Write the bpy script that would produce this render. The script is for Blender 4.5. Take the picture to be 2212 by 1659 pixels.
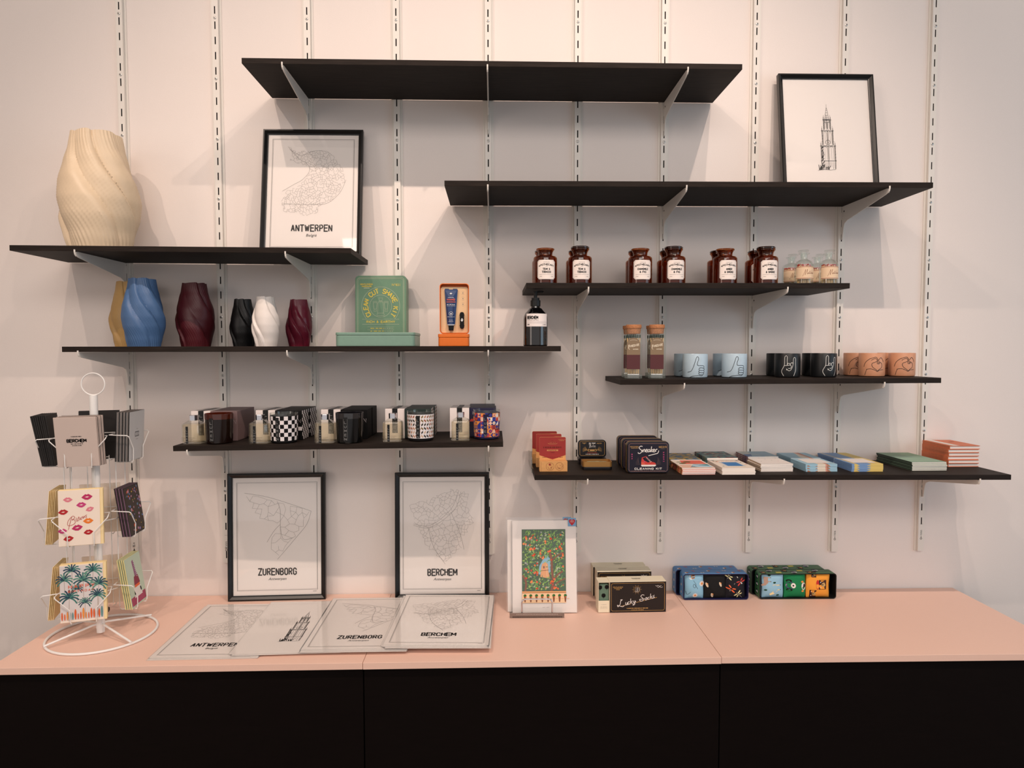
import bpy, math, random
from mathutils import Vector, Matrix
for o in list(bpy.data.objects): bpy.data.objects.remove(o)
SC = bpy.context.scene
COL = SC.collection
PI = math.pi
EYE = 1.62
# ---------------------------------------------------------------- camera
F_PX, PITCH, YAW, ROLL, CAM_D = 1495.134, math.radians(2.8719), math.radians(1.5297), math.radians(-0.06379), 2.4173
_fw = Vector((math.sin(YAW)*math.cos(PITCH), math.cos(YAW)*math.cos(PITCH), -math.sin(PITCH)))
_r0 = Vector((math.cos(YAW), -math.sin(YAW), 0)); _u0 = _r0.cross(_fw)
_rt = _r0*math.cos(ROLL)+_u0*math.sin(ROLL); _up = _u0*math.cos(ROLL)-_r0*math.sin(ROLL)
CAM = Vector((0, -CAM_D, EYE))
cd = bpy.data.cameras.new('camera'); cam = bpy.data.objects.new('camera', cd); COL.objects.link(cam)
cd.sensor_fit = 'HORIZONTAL'; cd.sensor_width = 36; cd.lens = F_PX/2212*36; cd.clip_start = 0.05
M = Matrix((( _rt.x, _up.x, -_fw.x, CAM.x), (_rt.y, _up.y, -_fw.y, CAM.y), (_rt.z, _up.z, -_fw.z, CAM.z), (0,0,0,1)))
cam.matrix_world = M
SC.camera = cam
# ---------------------------------------------------------------- world, lights, exposure
SC.view_settings.view_transform = 'Standard'; SC.view_settings.look = 'None'
SC.view_settings.gamma = 1; SC.view_settings.exposure = 0.12; SC.view_settings.use_curve_mapping = False
W = bpy.data.worlds.new('world'); SC.world = W; W.use_nodes = True
W.node_tree.nodes['Background'].inputs[0].default_value = (1.0, 0.93, 0.90, 1)
W.node_tree.nodes['Background'].inputs[1].default_value = 0.6
def area(name, loc, target, sx, sy, power, color):
    l = bpy.data.lights.new(name, 'AREA'); l.shape = 'RECTANGLE'; l.size = sx; l.size_y = sy
    l.energy = power; l.color = color
    o = bpy.data.objects.new(name, l); COL.objects.link(o); o.location = loc
    o.rotation_euler = (Vector(target)-Vector(loc)).to_track_quat('-Z', 'Y').to_euler()
    return o
# daylight entering through the shop windows on the right and far behind the camera
area('window_daylight', (4.3, -2.6, 1.9), (0.6, 0.0, 1.3), 2.2, 2.4, 25, (0.52, 0.78, 1.0))
area('shopfront_daylight', (-4.6, -4.6, 2.2), (0, 0, 1.6), 1.6, 2.4, 30, (1.0, 0.86, 0.78))
area('overhead_fill_light', (0.4, -4.6, 4.2), (0, -.6, 1.2), 4.0, 1.6, 104, (1.0, 0.89, 0.82))  # unseen fill lamp, added overhead to lift and warm the shadows
# ceiling track spots (fixtures built further down)
SPOTS = [(1.20, -1.96, 4.06), (0.86, -1.96, 4.06), (-1.10, -1.96, 4.06), (-1.80, -1.96, 4.06)]
for i, p in enumerate(SPOTS):
    l = bpy.data.lights.new('track_spot_light', 'SPOT'); l.energy = (96, 72, 80, 58)[i]; l.color = (1.0, 0.79, 0.66)
    l.spot_size = math.radians(78); l.spot_blend = 0.9; l.shadow_soft_size = 0.018
    o = bpy.data.objects.new('track_spot_light', l); COL.objects.link(o); o.location = p
    tx = (0.10, 0.0, 0.10, 0.0)[i]
    o.rotation_euler = (Vector((tx, -0.15, 0.95))-Vector(p)).to_track_quat('-Z', 'Y').to_euler()

# ---------------------------------------------------------------- survey helpers (photo pixel -> point on a known plane)
def ray(u, v): return _fw + _rt*((u-1106)/F_PX) + _up*((829.5-v)/F_PX)
def onY(u, v, y):
    d = ray(u, v); return CAM + d*((y-CAM.y)/d.y)
def onZ(u, v, z):
    d = ray(u, v); return CAM + d*((z-CAM.z)/d.z)
def atx(u, y, v=830):                       # x of a pixel column at depth y
    return onY(u, v, y).x
def s2l(c): return tuple(((x/255)/12.92 if x/255 <= .04045 else ((x/255+.055)/1.055)**2.4) for x in c)
# ---------------------------------------------------------------- materials
MATS = {}
def mat(name, rgb=(200,200,200), rough=.5, metal=0., noise=0., scale=40., spec=.5, bump=0., coat=0., trans=0., ior=1.45, wood=False):
    if name in MATS: return MATS[name]
    m = bpy.data.materials.new(name); m.use_nodes = True; nt = m.node_tree
    b = nt.nodes['Principled BSDF']; c = s2l(rgb)
    b.inputs['Base Color'].default_value = (*c, 1); b.inputs['Roughness'].default_value = rough
    b.inputs['Metallic'].default_value = metal; b.inputs['IOR'].default_value = ior
    b.inputs['Specular IOR Level'].default_value = spec
    if coat: b.inputs['Coat Weight'].default_value = coat
    if trans: b.inputs['Transmission Weight'].default_value = trans
    if noise or bump:
        tc = nt.nodes.new('ShaderNodeTexCoord'); n = nt.nodes.new('ShaderNodeTexNoise')
        n.inputs['Scale'].default_value = scale; n.inputs['Detail'].default_value = 4
        src = tc.outputs['Object']
        if wood:
            mp = nt.nodes.new('ShaderNodeMapping'); mp.inputs['Scale'].default_value = (1, 14, 14)
            nt.links.new(src, mp.inputs[0]); src = mp.outputs[0]
        nt.links.new(src, n.inputs['Vector'])
        if noise:
            r = nt.nodes.new('ShaderNodeValToRGB')
            r.color_ramp.elements[0].position = .3; r.color_ramp.elements[1].position = .7
            r.color_ramp.elements[0].color = (*[max(0, x*(1-noise)) for x in c], 1)
            r.color_ramp.elements[1].color = (*[min(1, x*(1+noise)) for x in c], 1)
            nt.links.new(n.outputs['Fac'], r.inputs[0]); nt.links.new(r.outputs[0], b.inputs['Base Color'])
        if bump:
            bp = nt.nodes.new('ShaderNodeBump'); bp.inputs['Strength'].default_value = bump; bp.inputs['Distance'].default_value = .001
            nt.links.new(n.outputs['Fac'], bp.inputs['Height']); nt.links.new(bp.outputs[0], b.inputs['Normal'])
    MATS[name] = m; return m
def glassy(name, tint=(255,255,255), f0=.045, body=0.0, body_rgb=(255,255,255), gr=.03):
    """thin clear pane or film: see-through with a fresnel sheen, optional haze of its own colour"""
    if name in MATS: return MATS[name]
    m = bpy.data.materials.new(name); m.use_nodes = True; nt = m.node_tree
    for n in list(nt.nodes): nt.nodes.remove(n)
    out = nt.nodes.new('ShaderNodeOutputMaterial'); tr = nt.nodes.new('ShaderNodeBsdfTransparent')
    tr.inputs[0].default_value = (*s2l(tint), 1)
    gl = nt.nodes.new('ShaderNodeBsdfGlossy'); gl.inputs['Roughness'].default_value = gr
    lw0 = nt.nodes.new('ShaderNodeLayerWeight'); lw0.inputs[0].default_value = .5
    pw = nt.nodes.new('ShaderNodeMath'); pw.operation = 'POWER'; pw.inputs[1].default_value = 5; nt.links.new(lw0.outputs['Facing'], pw.inputs[0])
    lw = nt.nodes.new('ShaderNodeMath'); lw.operation = 'MULTIPLY_ADD'; lw.inputs[1].default_value = .9; lw.inputs[2].default_value = f0; nt.links.new(pw.outputs[0], lw.inputs[0])
    mx = nt.nodes.new('ShaderNodeMixShader'); src = tr.outputs[0]
    if body:
        df = nt.nodes.new('ShaderNodeBsdfDiffuse'); df.inputs[0].default_value = (*s2l(body_rgb), 1)
        m2 = nt.nodes.new('ShaderNodeMixShader'); m2.inputs[0].default_value = body
        nt.links.new(tr.outputs[0], m2.inputs[1]); nt.links.new(df.outputs[0], m2.inputs[2]); src = m2.outputs[0]
    nt.links.new(lw.outputs[0], mx.inputs[0]); nt.links.new(src, mx.inputs[1]); nt.links.new(gl.outputs[0], mx.inputs[2])
    nt.links.new(mx.outputs[0], out.inputs[0]); MATS[name] = m; return m
def pattern(name, cols, kind='voronoi', scale=60., rough=.5, stretch=(1,1,1)):
    """printed pattern: cells, stripes or speckles picked from a list of colours"""
    if name in MATS: return MATS[name]
    m = bpy.data.materials.new(name); m.use_nodes = True; nt = m.node_tree; b = nt.nodes['Principled BSDF']
    b.inputs['Roughness'].default_value = rough
    tc = nt.nodes.new('ShaderNodeTexCoord'); mp = nt.nodes.new('ShaderNodeMapping'); mp.inputs['Scale'].default_value = stretch
    nt.links.new(tc.outputs['Object'], mp.inputs[0])
    r = nt.nodes.new('ShaderNodeValToRGB'); r.color_ramp.interpolation = 'CONSTANT'
    while len(r.color_ramp.elements) < len(cols): r.color_ramp.elements.new(.5)
    for i, c in enumerate(cols):
        r.color_ramp.elements[i].position = i/len(cols) if kind != 'noise' else (0 if i == 0 else .3+.4*i/len(cols))
        r.color_ramp.elements[i].color = (*s2l(c), 1)
    if kind == 'voronoi':
        t = nt.nodes.new('ShaderNodeTexVoronoi'); t.inputs['Scale'].default_value = scale
        sp = nt.nodes.new('ShaderNodeSeparateColor'); nt.links.new(t.outputs['Color'], sp.inputs[0]); o_ = sp.outputs[0]
    else:
        t = nt.nodes.new('ShaderNodeTexNoise'); t.inputs['Scale'].default_value = scale; o_ = t.outputs['Fac']
    nt.links.new(mp.outputs[0], t.inputs['Vector']); nt.links.new(o_, r.inputs[0]); nt.links.new(r.outputs[0], b.inputs['Base Color'])
    MATS[name] = m; return m

# ---------------------------------------------------------------- mesh builder
def ident(a, b): return (a, b, 0)
def front(y=0., x=0., z=0.): return lambda a, b, k=0: (x+a, y-.0003-k*.00015, z+b)      # faces -y
def top(z=0., x=0., y=0.): return lambda a, b, k=0: (x+a, y+b, z+.0003+k*.00015)       # faces +z
def leftf(x=0.): return lambda a, b, k=0: (x-.0003-k*.00015, -a, b)                      # faces -x
def rightf(x=0.): return lambda a, b, k=0: (x+.0003+k*.00015, a, b)                      # faces +x
def around(r, z=0., off=0.): return lambda a, b, k=0: ((r+.0003+k*.00015)*math.sin(a/r+off), -(r+.0003+k*.00015)*math.cos(a/r+off), z+b)
TXT = {}
def glyphs(s):
    if s in TXT: return TXT[s]
    cu = bpy.data.curves.new('t', 'FONT'); cu.body = s.lstrip('*'); cu.resolution_u = 2; cu.offset = .018*(len(s)-len(s.lstrip('*'))); cu.fill_mode = 'FRONT'
    ob = bpy.data.objects.new('t', cu); COL.objects.link(ob)
    bpy.context.view_layer.update()
    me = bpy.data.meshes.new_from_object(ob)
    vs = [(v.co.x, v.co.y) for v in me.vertices]; fs = [tuple(p.vertices) for p in me.polygons]
    bpy.data.objects.remove(ob); bpy.data.curves.remove(cu); bpy.data.meshes.remove(me)
    x0 = min(v[0] for v in vs); x1 = max(v[0] for v in vs); y0 = min(v[1] for v in vs); y1 = max(v[1] for v in vs)
    TXT[s] = ([((x-x0)/(x1-x0)-.5, (y-y0)/(y1-y0)-.5) for x, y in vs], fs); return TXT[s]
def _arc(cx, cy, rx, ry, a0, a1, n=5):
    return [(cx+rx*math.cos(math.radians(a0+(a1-a0)*i/n)), cy+ry*math.sin(math.radians(a0+(a1-a0)*i/n))) for i in range(n+1)]
_O = _arc(.5,.72,.5,.28,0,180,8)+_arc(.5,.28,.5,.28,180,360,8)+[(1,.72)]
SF = {'A': [[(0,0),(.5,1),(1,0)],[(.18,.34),(.82,.34)]], 'B': [[(0,0),(0,1)]+_arc(.45,.76,.5,.24,90,-90,6)+[(0,.52)],[(.45,.52)]+_arc(.5,.26,.5,.26,90,-90,6)+[(0,0)]],
 'C': [_arc(.5,.72,.5,.28,0,180,8)+_arc(.5,.28,.5,.28,180,360,8)], 'D': [[(0,0),(0,1)]+_arc(.4,.68,.6,.32,90,0,4)+_arc(.4,.32,.6,.32,0,-90,4)+[(0,0)]],
 'E': [[(1,1),(0,1),(0,0),(1,0)],[(0,.52),(.85,.52)]], 'F': [[(1,1),(0,1),(0,0)],[(0,.52),(.85,.52)]], 'G': [_arc(.5,.72,.5,.28,0,180,8)+_arc(.5,.28,.5,.28,180,360,8)+[(1,.48),(.55,.48)]],
 'H': [[(0,0),(0,1)],[(1,0),(1,1)],[(0,.52),(1,.52)]], 'I': [[(.5,0),(.5,1)]], 'J': [[(1,1),(1,.28)]+_arc(.5,.28,.5,.28,0,-180,6)], 'K': [[(0,0),(0,1)],[(1,1),(0,.42)],[(.3,.6),(1,0)]],
 'L': [[(0,1),(0,0),(1,0)]], 'M': [[(0,0),(0,1),(.5,.3),(1,1),(1,0)]], 'N': [[(0,0),(0,1),(1,0),(1,1)]], 'O': [_O], 'P': [[(0,0),(0,1)]+_arc(.5,.73,.5,.27,90,-90,6)+[(0,.46)]],
 'Q': [_O, [(.6,.2),(1,0)]], 'R': [[(0,0),(0,1)]+_arc(.5,.75,.5,.25,90,-90,6)+[(0,.5)],[(.5,.5),(1,0)]], 'S': [_arc(.5,.75,.48,.25,10,270,8)+_arc(.5,.25,.5,.25,90,-170,8)],
 'T': [[(0,1),(1,1)],[(.5,1),(.5,0)]], 'U': [[(0,1),(0,.28)]+_arc(.5,.28,.5,.28,180,360,6)+[(1,1)]], 'V': [[(0,1),(.5,0),(1,1)]], 'W': [[(0,1),(.25,0),(.5,.8),(.75,0),(1,1)]],
 'X': [[(0,0),(1,1)],[(0,1),(1,0)]], 'Y': [[(0,1),(.5,.48),(1,1)],[(.5,.48),(.5,0)]], 'Z': [[(0,1),(1,1),(0,0),(1,0)]], '&': [[(1,0),(.2,.72)]+_arc(.45,.8,.25,.2,200,-20,5)+[(.1,.3)]+_arc(.42,.24,.4,.24,160,330,5)+[(1,.5)]],
 '0': [_O], '1': [[(.2,.8),(.5,1),(.5,0)]], '2': [_arc(.5,.72,.5,.28,170,-20,6)+[(0,0),(1,0)]], '3': [_arc(.5,.75,.45,.25,150,-90,6)+_arc(.5,.25,.5,.25,90,-150,6)],
 '8': [_arc(.5,.75,.42,.25,0,360,10), _arc(.5,.25,.5,.25,0,360,10)], '9': [_arc(.5,.7,.48,.3,0,360,10)+[(.98,.3)]+_arc(.5,.28,.48,.28,0,-120,5)]}
class MB:
    def __init__(s): s.v = []; s.f = []; s.m = []; s.mats = []
    def mi(s, m):
        if m not in s.mats: s.mats.append(m)
        return s.mats.index(m)
    def add(s, vs, fs, m, T=None):
        o = len(s.v); s.v += [tuple(T @ Vector(v)) if T else tuple(v) for v in vs]
        k = s.mi(m)
        for f in fs: s.f.append(tuple(i+o for i in f)); s.m.append(k)
        return s
    def box(s, x0, x1, y0, y1, z0, z1, m, T=None):
        vs = [(x0,y0,z0),(x1,y0,z0),(x1,y1,z0),(x0,y1,z0),(x0,y0,z1),(x1,y0,z1),(x1,y1,z1),(x0,y1,z1)]
        return s.add(vs, [(0,3,2,1),(4,5,6,7),(0,1,5,4),(1,2,6,5),(2,3,7,6),(3,0,4,7)], m, T)
    def prism(s, poly, d0, d1, m, axis='y', T=None):
        """poly 2-D (a,b) extruded: axis y -> (a,d,b); axis x -> (d,a,b); axis z -> (a,b,d)"""
        g = {'y': lambda a,b,d: (a,d,b), 'x': lambda a,b,d: (d,a,b), 'z': lambda a,b,d: (a,b,d)}[axis]
        n = len(poly); vs = [g(a,b,d0) for a,b in poly]+[g(a,b,d1) for a,b in poly]
        fs = [tuple(range(n))[::-1], tuple(range(n, 2*n))]+[(i,(i+1)%n,n+(i+1)%n,n+i) for i in range(n)]
        return s.add(vs, fs, m, T)
    def lathe(s, prof, m, n=32, T=None, rfun=None):
        vs = []; fs = []
        for r, z in prof:
            for i in range(n):
                a = 2*PI*i/n; rr = r*(rfun(a, z) if rfun else 1); vs.append((rr*math.cos(a), rr*math.sin(a), z))
        for j in range(len(prof)-1):
            for i in range(n):
                fs.append((j*n+i, j*n+(i+1)%n, (j+1)*n+(i+1)%n, (j+1)*n+i))
        if prof[0][0] > 1e-6: fs.append(tuple(range(n))[::-1])
        if prof[-1][0] > 1e-6: fs.append(tuple(range((len(prof)-1)*n, len(prof)*n)))
        return s.add(vs, fs, m, T)
    def tube(s, pts, r, m, n=8, closed=False, T=None):
        P = [Vector(p) for p in pts]; N = len(P); vs = []; fs = []
        last = None
        for i in range(N):
            a = P[i-1] if (i > 0 or closed) else P[i]; b = P[(i+1) % N] if (i < N-1 or closed) else P[i]
            t = (b-a).normalized()
            if last is None: last = t.orthogonal().normalized()
            last = (last-t*last.dot(t)).normalized(); w = t.cross(last)
            for k in range(n):
                an = 2*PI*k/n; vs.append(tuple(P[i]+(last*math.cos(an)+w*math.sin(an))*r))
        for i in range(N if closed else N-1):
            j = (i+1) % N
            for k in range(n): fs.append((i*n+k, i*n+(k+1)%n, j*n+(k+1)%n, j*n+k))
        if not closed: fs += [tuple(range(n))[::-1], tuple(range((N-1)*n, N*n))]
        return s.add(vs, fs, m, T)
    def flat(s, poly, m, P, k=0):
        """flat polygon (a,b) laid on surface map P"""
        return s.add([P(a, b, k) for a, b in poly], [tuple(range(len(poly)))], m)
    def rect(s, a0, a1, b0, b1, m, P, k=0, n=1):
        vs = []; fs = []
        for i in range(n+1):
            a = a0+(a1-a0)*i/n; vs += [P(a, b0, k), P(a, b1, k)]
        for i in range(n): fs.append((2*i, 2*i+2, 2*i+3, 2*i+1))
        return s.add(vs, fs, m)
    def text(s, t, a, b, w, h, m, P, k=1, rot=0., shear=0.):
        vs, fs = glyphs(t); c, d = math.cos(rot), math.sin(rot); out = []
        for x, y in vs:
            x = x*w+shear*y*h; y = y*h; out.append(P(a+x*c-y*d, b+x*d+y*c, k))
        return s.add(out, fs, m)
    def caps(s, t, a, b, w, h, m, P, k=1, st=.17, gap=.42, shear=0., serif=False):
        """condensed stroke capitals filling a w x h box centred on (a,b)"""
        wd = [{'I': .12, 'M': 1.25, 'W': 1.35, ' ': .5, '1': .6}.get(c, 1.) for c in t]
        tot = sum(wd)+gap*(len(t)-1); u = w/tot; x = a-w/2; lw = h*st
        for c, q in zip(t, wd):
            for pl in SF.get(c, []):
                pt = [(x+px*q*u+shear*((py-.5)*h), b-h/2+lw/2+py*(h-lw)) for px, py in pl]
                if c in 'AEFHKLMNTVWXYZ1':
                    e = .5*lw if c in 'EFLTZ' else 0.
                    for (xa, ya), (xb, yb) in zip(pt, pt[1:]):
                        l = math.hypot(xb-xa, yb-ya) or 1; ex, ey = (xb-xa)/l*e, (yb-ya)/l*e
                        s.line([(xa-ex, ya-ey), (xb+ex, yb+ey)], lw, m, P, k)
                else: s.line(pt, lw, m, P, k)
            x += (q+gap)*u
    def arc_text(s, t, a, b, r, ang0, ang1, h, m, P, k=1):
        n = len(t)
        for i, ch in enumerate(t):
            if ch == ' ': continue
            th = math.radians(ang0+(ang1-ang0)*i/(n-1)); w = h*.62*(.45 if ch in 'I' else 1)
            ux, uy = math.sin(th), -math.cos(th)
            for pl in SF.get(ch, []):
              for pl in ([pl[i:i+2] for i in range(len(pl)-1)] if ch in 'AEFHKLMNTVWXYZ' else [pl]):
                s.line([(a+(r+(py-.5)*h)*math.cos(th)+(px-.5)*w*ux, b+(r+(py-.5)*h)*math.sin(th)+(px-.5)*w*uy) for px, py in pl], h*.2, m, P, k)
    def line(s, pts, w, m, P, k=1, closed=False):
        n = len(pts); L = []; R = []
        for i in range(n):
            p = pts[i]; q0 = pts[i-1] if (i > 0 or closed) else p; q1 = pts[(i+1) % n] if (i < n-1 or closed) else p
            dx, dy = q1[0]-q0[0], q1[1]-q0[1]; l = math.hypot(dx, dy) or 1
            nx, ny = -dy/l*w/2, dx/l*w/2; L.append(P(p[0]+nx, p[1]+ny, k)); R.append(P(p[0]-nx, p[1]-ny, k))
        fs = [(i, (i+1) % n, n+(i+1) % n, n+i) for i in range(n if closed else n-1)]
        return s.add(L+R, [f[::-1] for f in fs], m)
    def ring(s, a, b, r, w, m, P, k=1, n=32, e=1.):
        return s.line([(a+r*math.cos(2*PI*i/n), b+r*e*math.sin(2*PI*i/n)) for i in range(n)], w, m, P, k, True)
    def disc(s, a, b, r, m, P, k=1, n=18, e=1., rot=0.):
        c, d = math.cos(rot), math.sin(rot); pts = []
        for i in range(n):
            x, y = r*math.cos(2*PI*i/n), r*e*math.sin(2*PI*i/n); pts.append((a+x*c-y*d, b+x*d+y*c))
        return s.flat(pts, m, P, k)
    def build(s, name, parent=None, loc=None, rot=None, smooth=False, bevel=0., label=None):
        me = bpy.data.meshes.new(name); me.from_pydata(s.v, [], s.f)
        for m in s.mats: me.materials.append(m)
        me.polygons.foreach_set('material_index', s.m)
        if smooth:
            me.polygons.foreach_set('use_smooth', [True]*len(s.f))
            me.set_sharp_from_angle(angle=math.radians(38))
        me.update()
        o = bpy.data.objects.new(name, me); COL.objects.link(o)
        if parent: o.parent = parent
        if loc is not None: o.location = loc
        if rot is not None: o.rotation_euler = rot
        if bevel:
            bv = o.modifiers.new('bevel', 'BEVEL'); bv.width = bevel; bv.segments = 2; bv.limit_method = 'ANGLE'; bv.angle_limit = math.radians(50)
        if label: o['label'] = label
        return o
def rrect(x0, x1, z0, z1, r, n=5):
    pts = []
    for cx, cz, a0 in ((x1-r, z1-r, 0), (x0+r, z1-r, 90), (x0+r, z0+r, 180), (x1-r, z0+r, 270)):
        for i in range(n+1):
            a = math.radians(a0+90*i/n); pts.append((cx+r*math.cos(a), cz+r*math.sin(a)))
    return pts
def tag(o, label, cat, group=None, kind=None):
    if label: o['label'] = label
    if cat: o['category'] = cat
    if group: o['group'] = group
    if kind: o['kind'] = kind
    return o
def thing(name, label, cat, loc=(0,0,0), rot=(0,0,0), group=None):
    o = bpy.data.objects.new(name, None); o.empty_display_size = .05; COL.objects.link(o)
    o.location = loc; o.rotation_euler = rot; return tag(o, label, cat, group)
def dup(root, label, loc=None, rot=None, group=None):
    r = root.copy(); COL.objects.link(r)
    if loc is not None: r.location = loc
    if rot is not None: r.rotation_euler = rot
    r['label'] = label
    if group: r['group'] = group
    for ch in list(root.children):
        c = ch.copy(); COL.objects.link(c); c.parent = r
        for g in list(ch.children):
            d = g.copy(); COL.objects.link(d); d.parent = c
    return r
def struct(o): o['kind'] = 'structure'; return o
def bez(pts, n=6):
    """smooth polyline through points (Catmull-Rom)"""
    out = []; N = len(pts)
    for i in range(N-1):
        p0 = pts[max(0, i-1)]; p1 = pts[i]; p2 = pts[i+1]; p3 = pts[min(N-1, i+2)]
        for j in range(n):
            t = j/n
            out.append(tuple(.5*((2*b)+(-a+c)*t+(2*a-5*b+4*c-d)*t*t+(-a+3*b-3*c+d)*t**3) for a, b, c, d in zip(p0, p1, p2, p3)))
    out.append(tuple(pts[-1])); return out
# ---------------------------------------------------------------- common materials
WALL = mat('wall_paint', (236,226,220), .75, noise=.012, scale=300, bump=.15)
RAILM = mat('rail_white_paint', (232,226,218), .4)
DARK = mat('slot_shadow_gap', (22,18,16), .8)
BOARD = mat('black_brown_wood', (36,29,25), .6, spec=.15, noise=.30, scale=16, bump=.12, wood=True)
CABM = mat('cabinet_black_brown', (13,7,6), .7, noise=.12, scale=14, spec=.1, wood=True)
PINK = mat('worktop_pink', (236,198,180), .45, noise=.02, scale=500)
PINKE = PINK
FLOORM = mat('floor_concrete', (120,112,104), .6, noise=.1, scale=6)
CEIL = mat('ceiling_paint', (225,220,214), .8, noise=.01, scale=20)
WHITE = mat('white_wire', (238,236,233), .35)
INK = mat('black_ink', (30,27,26), .6)
CH = .759                                   # worktop height
struct(MB().box(-6, 6, 0, .12, 0, 4.3, WALL).build('wall_back'))
struct(MB().box(-6, 6, -7, .12, -.1, 0, FLOORM).build('floor'))
struct(MB().box(-6, 6, -7, .12, 4.3, 4.4, CEIL).build('ceiling'))
# right-hand wall with the window the daylight comes through
wr = MB()
wr.box(5, 5.12, -7, 0, 0, .7, WALL).box(5, 5.12, -7, 0, 3.2, 4.3, WALL).box(5, 5.12, -1.4, 0, .7, 3.2, WALL).box(5, 5.12, -7, -3.8, .7, 3.2, WALL)
struct(wr.build('wall_right'))
wf = MB()
for y0, y1, z0, z1 in ((-3.8,-3.74,.7,3.2),(-1.46,-1.4,.7,3.2),(-2.63,-2.57,.7,3.2),(-3.8,-1.4,.7,.76),(-3.8,-1.4,3.14,3.2)): wf.box(5.0, 5.06, y0, y1, z0, z1, RAILM)
struct(wf.build('window_1'))
struct(MB().box(-5.12, -5, -7, 0, 0, 4.3, WALL).build('wall_left'))
# ceiling track with its four spots
tr = MB().box(-2.3, 1.7, -1.98, -1.94, 4.26, 4.3, DARK).build('ceiling_track'); tag(tr, 'black ceiling track carrying the shop spots', 'light track')
for i, p in enumerate(SPOTS):
    t = thing('track_spotlight', 'black track spotlight, number %s from the left' % ('four','three','one','two')[i], 'lamp', (p[0], p[1], p[2]+.05), group='ceiling track spots')
    d = (Vector((.1*i-.1, -.05, 1.75))-Vector(p)).normalized(); q = d.to_track_quat('-Z', 'Y').to_matrix().to_4x4()
    m = MB(); m.lathe([(.045,.0),(.045,.13),(.02,.15)], DARK, 24, T=q)
    m.build('lamp_housing', t, smooth=True)
    MB().box(-.008, .008, -.008, .008, .1, .19, DARK).build('stem', t)

# ---------------------------------------------------------------- counter: three cabinets side by side, each with its own top
seams = [-1.371, -.362, .636, 1.655]
fr = [(-.548,-.5435), (-.5445,-.539), (-.537,-.5435)]     # how far each unit stands from the wall (left, right)
names = ['left', 'middle', 'right']
for i in range(3):
    x0, x1 = seams[i]+.0006, seams[i+1]-.0006
    t = thing('counter_cabinet', '%s black-brown cabinet with pink top under the shelf wall' % names[i], 'cabinet', (x0, 0, 0), group='row of counter cabinets')
    w = x1-x0; a, b = fr[i]
    m = MB().prism([(0,-.003),(w,-.003),(w,b),(0,a)], CH-.019, CH, PINK, 'z'); m.build('worktop', t, bevel=.0008)
    c = MB(); c.box(0, w, -.50, -.005, .04, CH-.0195, CABM); c.box(.03, w-.03, -.46, -.03, 0, .04, CABM); c.build('carcass', t)
    MB().prism([(.0012,-.5005),(w-.0012,-.5005),(w-.0012,b+.012),(.0012,a+.012)], .06, CH-.0215, CABM, 'z').build('door', t, bevel=.0008)

# ---------------------------------------------------------------- slotted wall rails
RX = [-1.2476,-.9311,-.6248,-.3265,-.0159,.2902,.588,.9044,1.2139,1.5262]
RD = .012
RNAME = ['leftmost','second','third','fourth','fifth','sixth','seventh','eighth','ninth','rightmost']
STEEL = mat('zinc_screw', (190,188,184), .35, .7)
screw0 = None
for i, x in enumerate(RX):
    ph = EYE + (.7964 if i == 0 else .7864)
    ztop = 2.98; zbot = EYE-.722 + (.0 if i > 1 else -.02)
    m = MB(); hw = .0105; sw = .0020
    m.box(-hw, hw, -.003, 0, zbot, ztop, DARK)                            # back of the channel
    m.box(-hw, -hw+.0015, -RD, -.003, zbot, ztop, RAILM); m.box(hw-.0015, hw, -RD, -.003, zbot, ztop, RAILM)
    m.box(-hw, -sw, -RD-.0012, -RD, zbot, ztop, RAILM); m.box(sw, hw, -RD-.0012, -RD, zbot, ztop, RAILM)
    m.box(-hw-.0075, -hw, -.0025, 0, zbot, ztop, RAILM); m.box(hw, hw+.0075, -.0025, 0, zbot, ztop, RAILM)
    k0 = int((ph-zbot)/.05); z = zbot; first = True
    kk = k0
    while True:
        zc = ph-.05*kk; s0 = zc-.0125; s1 = zc+.0125
        if s0 < zbot+.012: kk -= 1; continue
        skip = (s1 < zbot+.11 and s0 > zbot+.035)                          # solid stretch that carries the maker's stamp
        if skip: kk -= 1; continue
        e = min(s0, ztop)
        if e > z: m.box(-sw, sw, -RD-.0012, -RD, z, e, RAILM)
        z = s1; kk -= 1
        if z > ztop: break
    # small stamped mark near the foot
    P = front(-RD-.0012); zs = zbot+.045
    m.ring(0, zs, .003, .0014, INK, P, 1, 12); m.line([(0,zs+.003),(0,zs+.011)], .0012, INK, P)
    for q in range(5): m.line([(-.003,zs+.014+q*.0035),(.003,zs+.0155+q*.0035)], .0012, INK, P)
    m.line([(-.005,zs+.052),(.005,zs+.052)], .0006, INK, P)
    o = m.build('slotted_wall_rail', None, (x, -.0002, 0))
    tag(o, '%s white slotted shelving rail%s, running down the wall' % (RNAME[i], '' if i in (0, 9) else ' from the left'), 'rail', 'slotted wall rails')
    zz = ph-.0755
    zz = zz + .2*int((2.95-zz)/.2)
    while zz > zbot+.05:
        if screw0 is None:
            s = MB(); s.lathe([(.0001,0),(.0046,0),(.0046,.0012),(.003,.002),(.0016,.002),(.0016,.0008)], STEEL, 16, T=Matrix.Rotation(PI/2, 4, 'X'))
            s.disc(0, 0, .0016, DARK, front(-.0009), 1, 8)
            screw0 = s.build('screw', o, (0, -RD-.0012, zz), smooth=True)
        else:
            c = screw0.copy(); COL.objects.link(c); c.parent = o; c.location = (0, -RD-.0012, zz)
        zz -= .2

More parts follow.
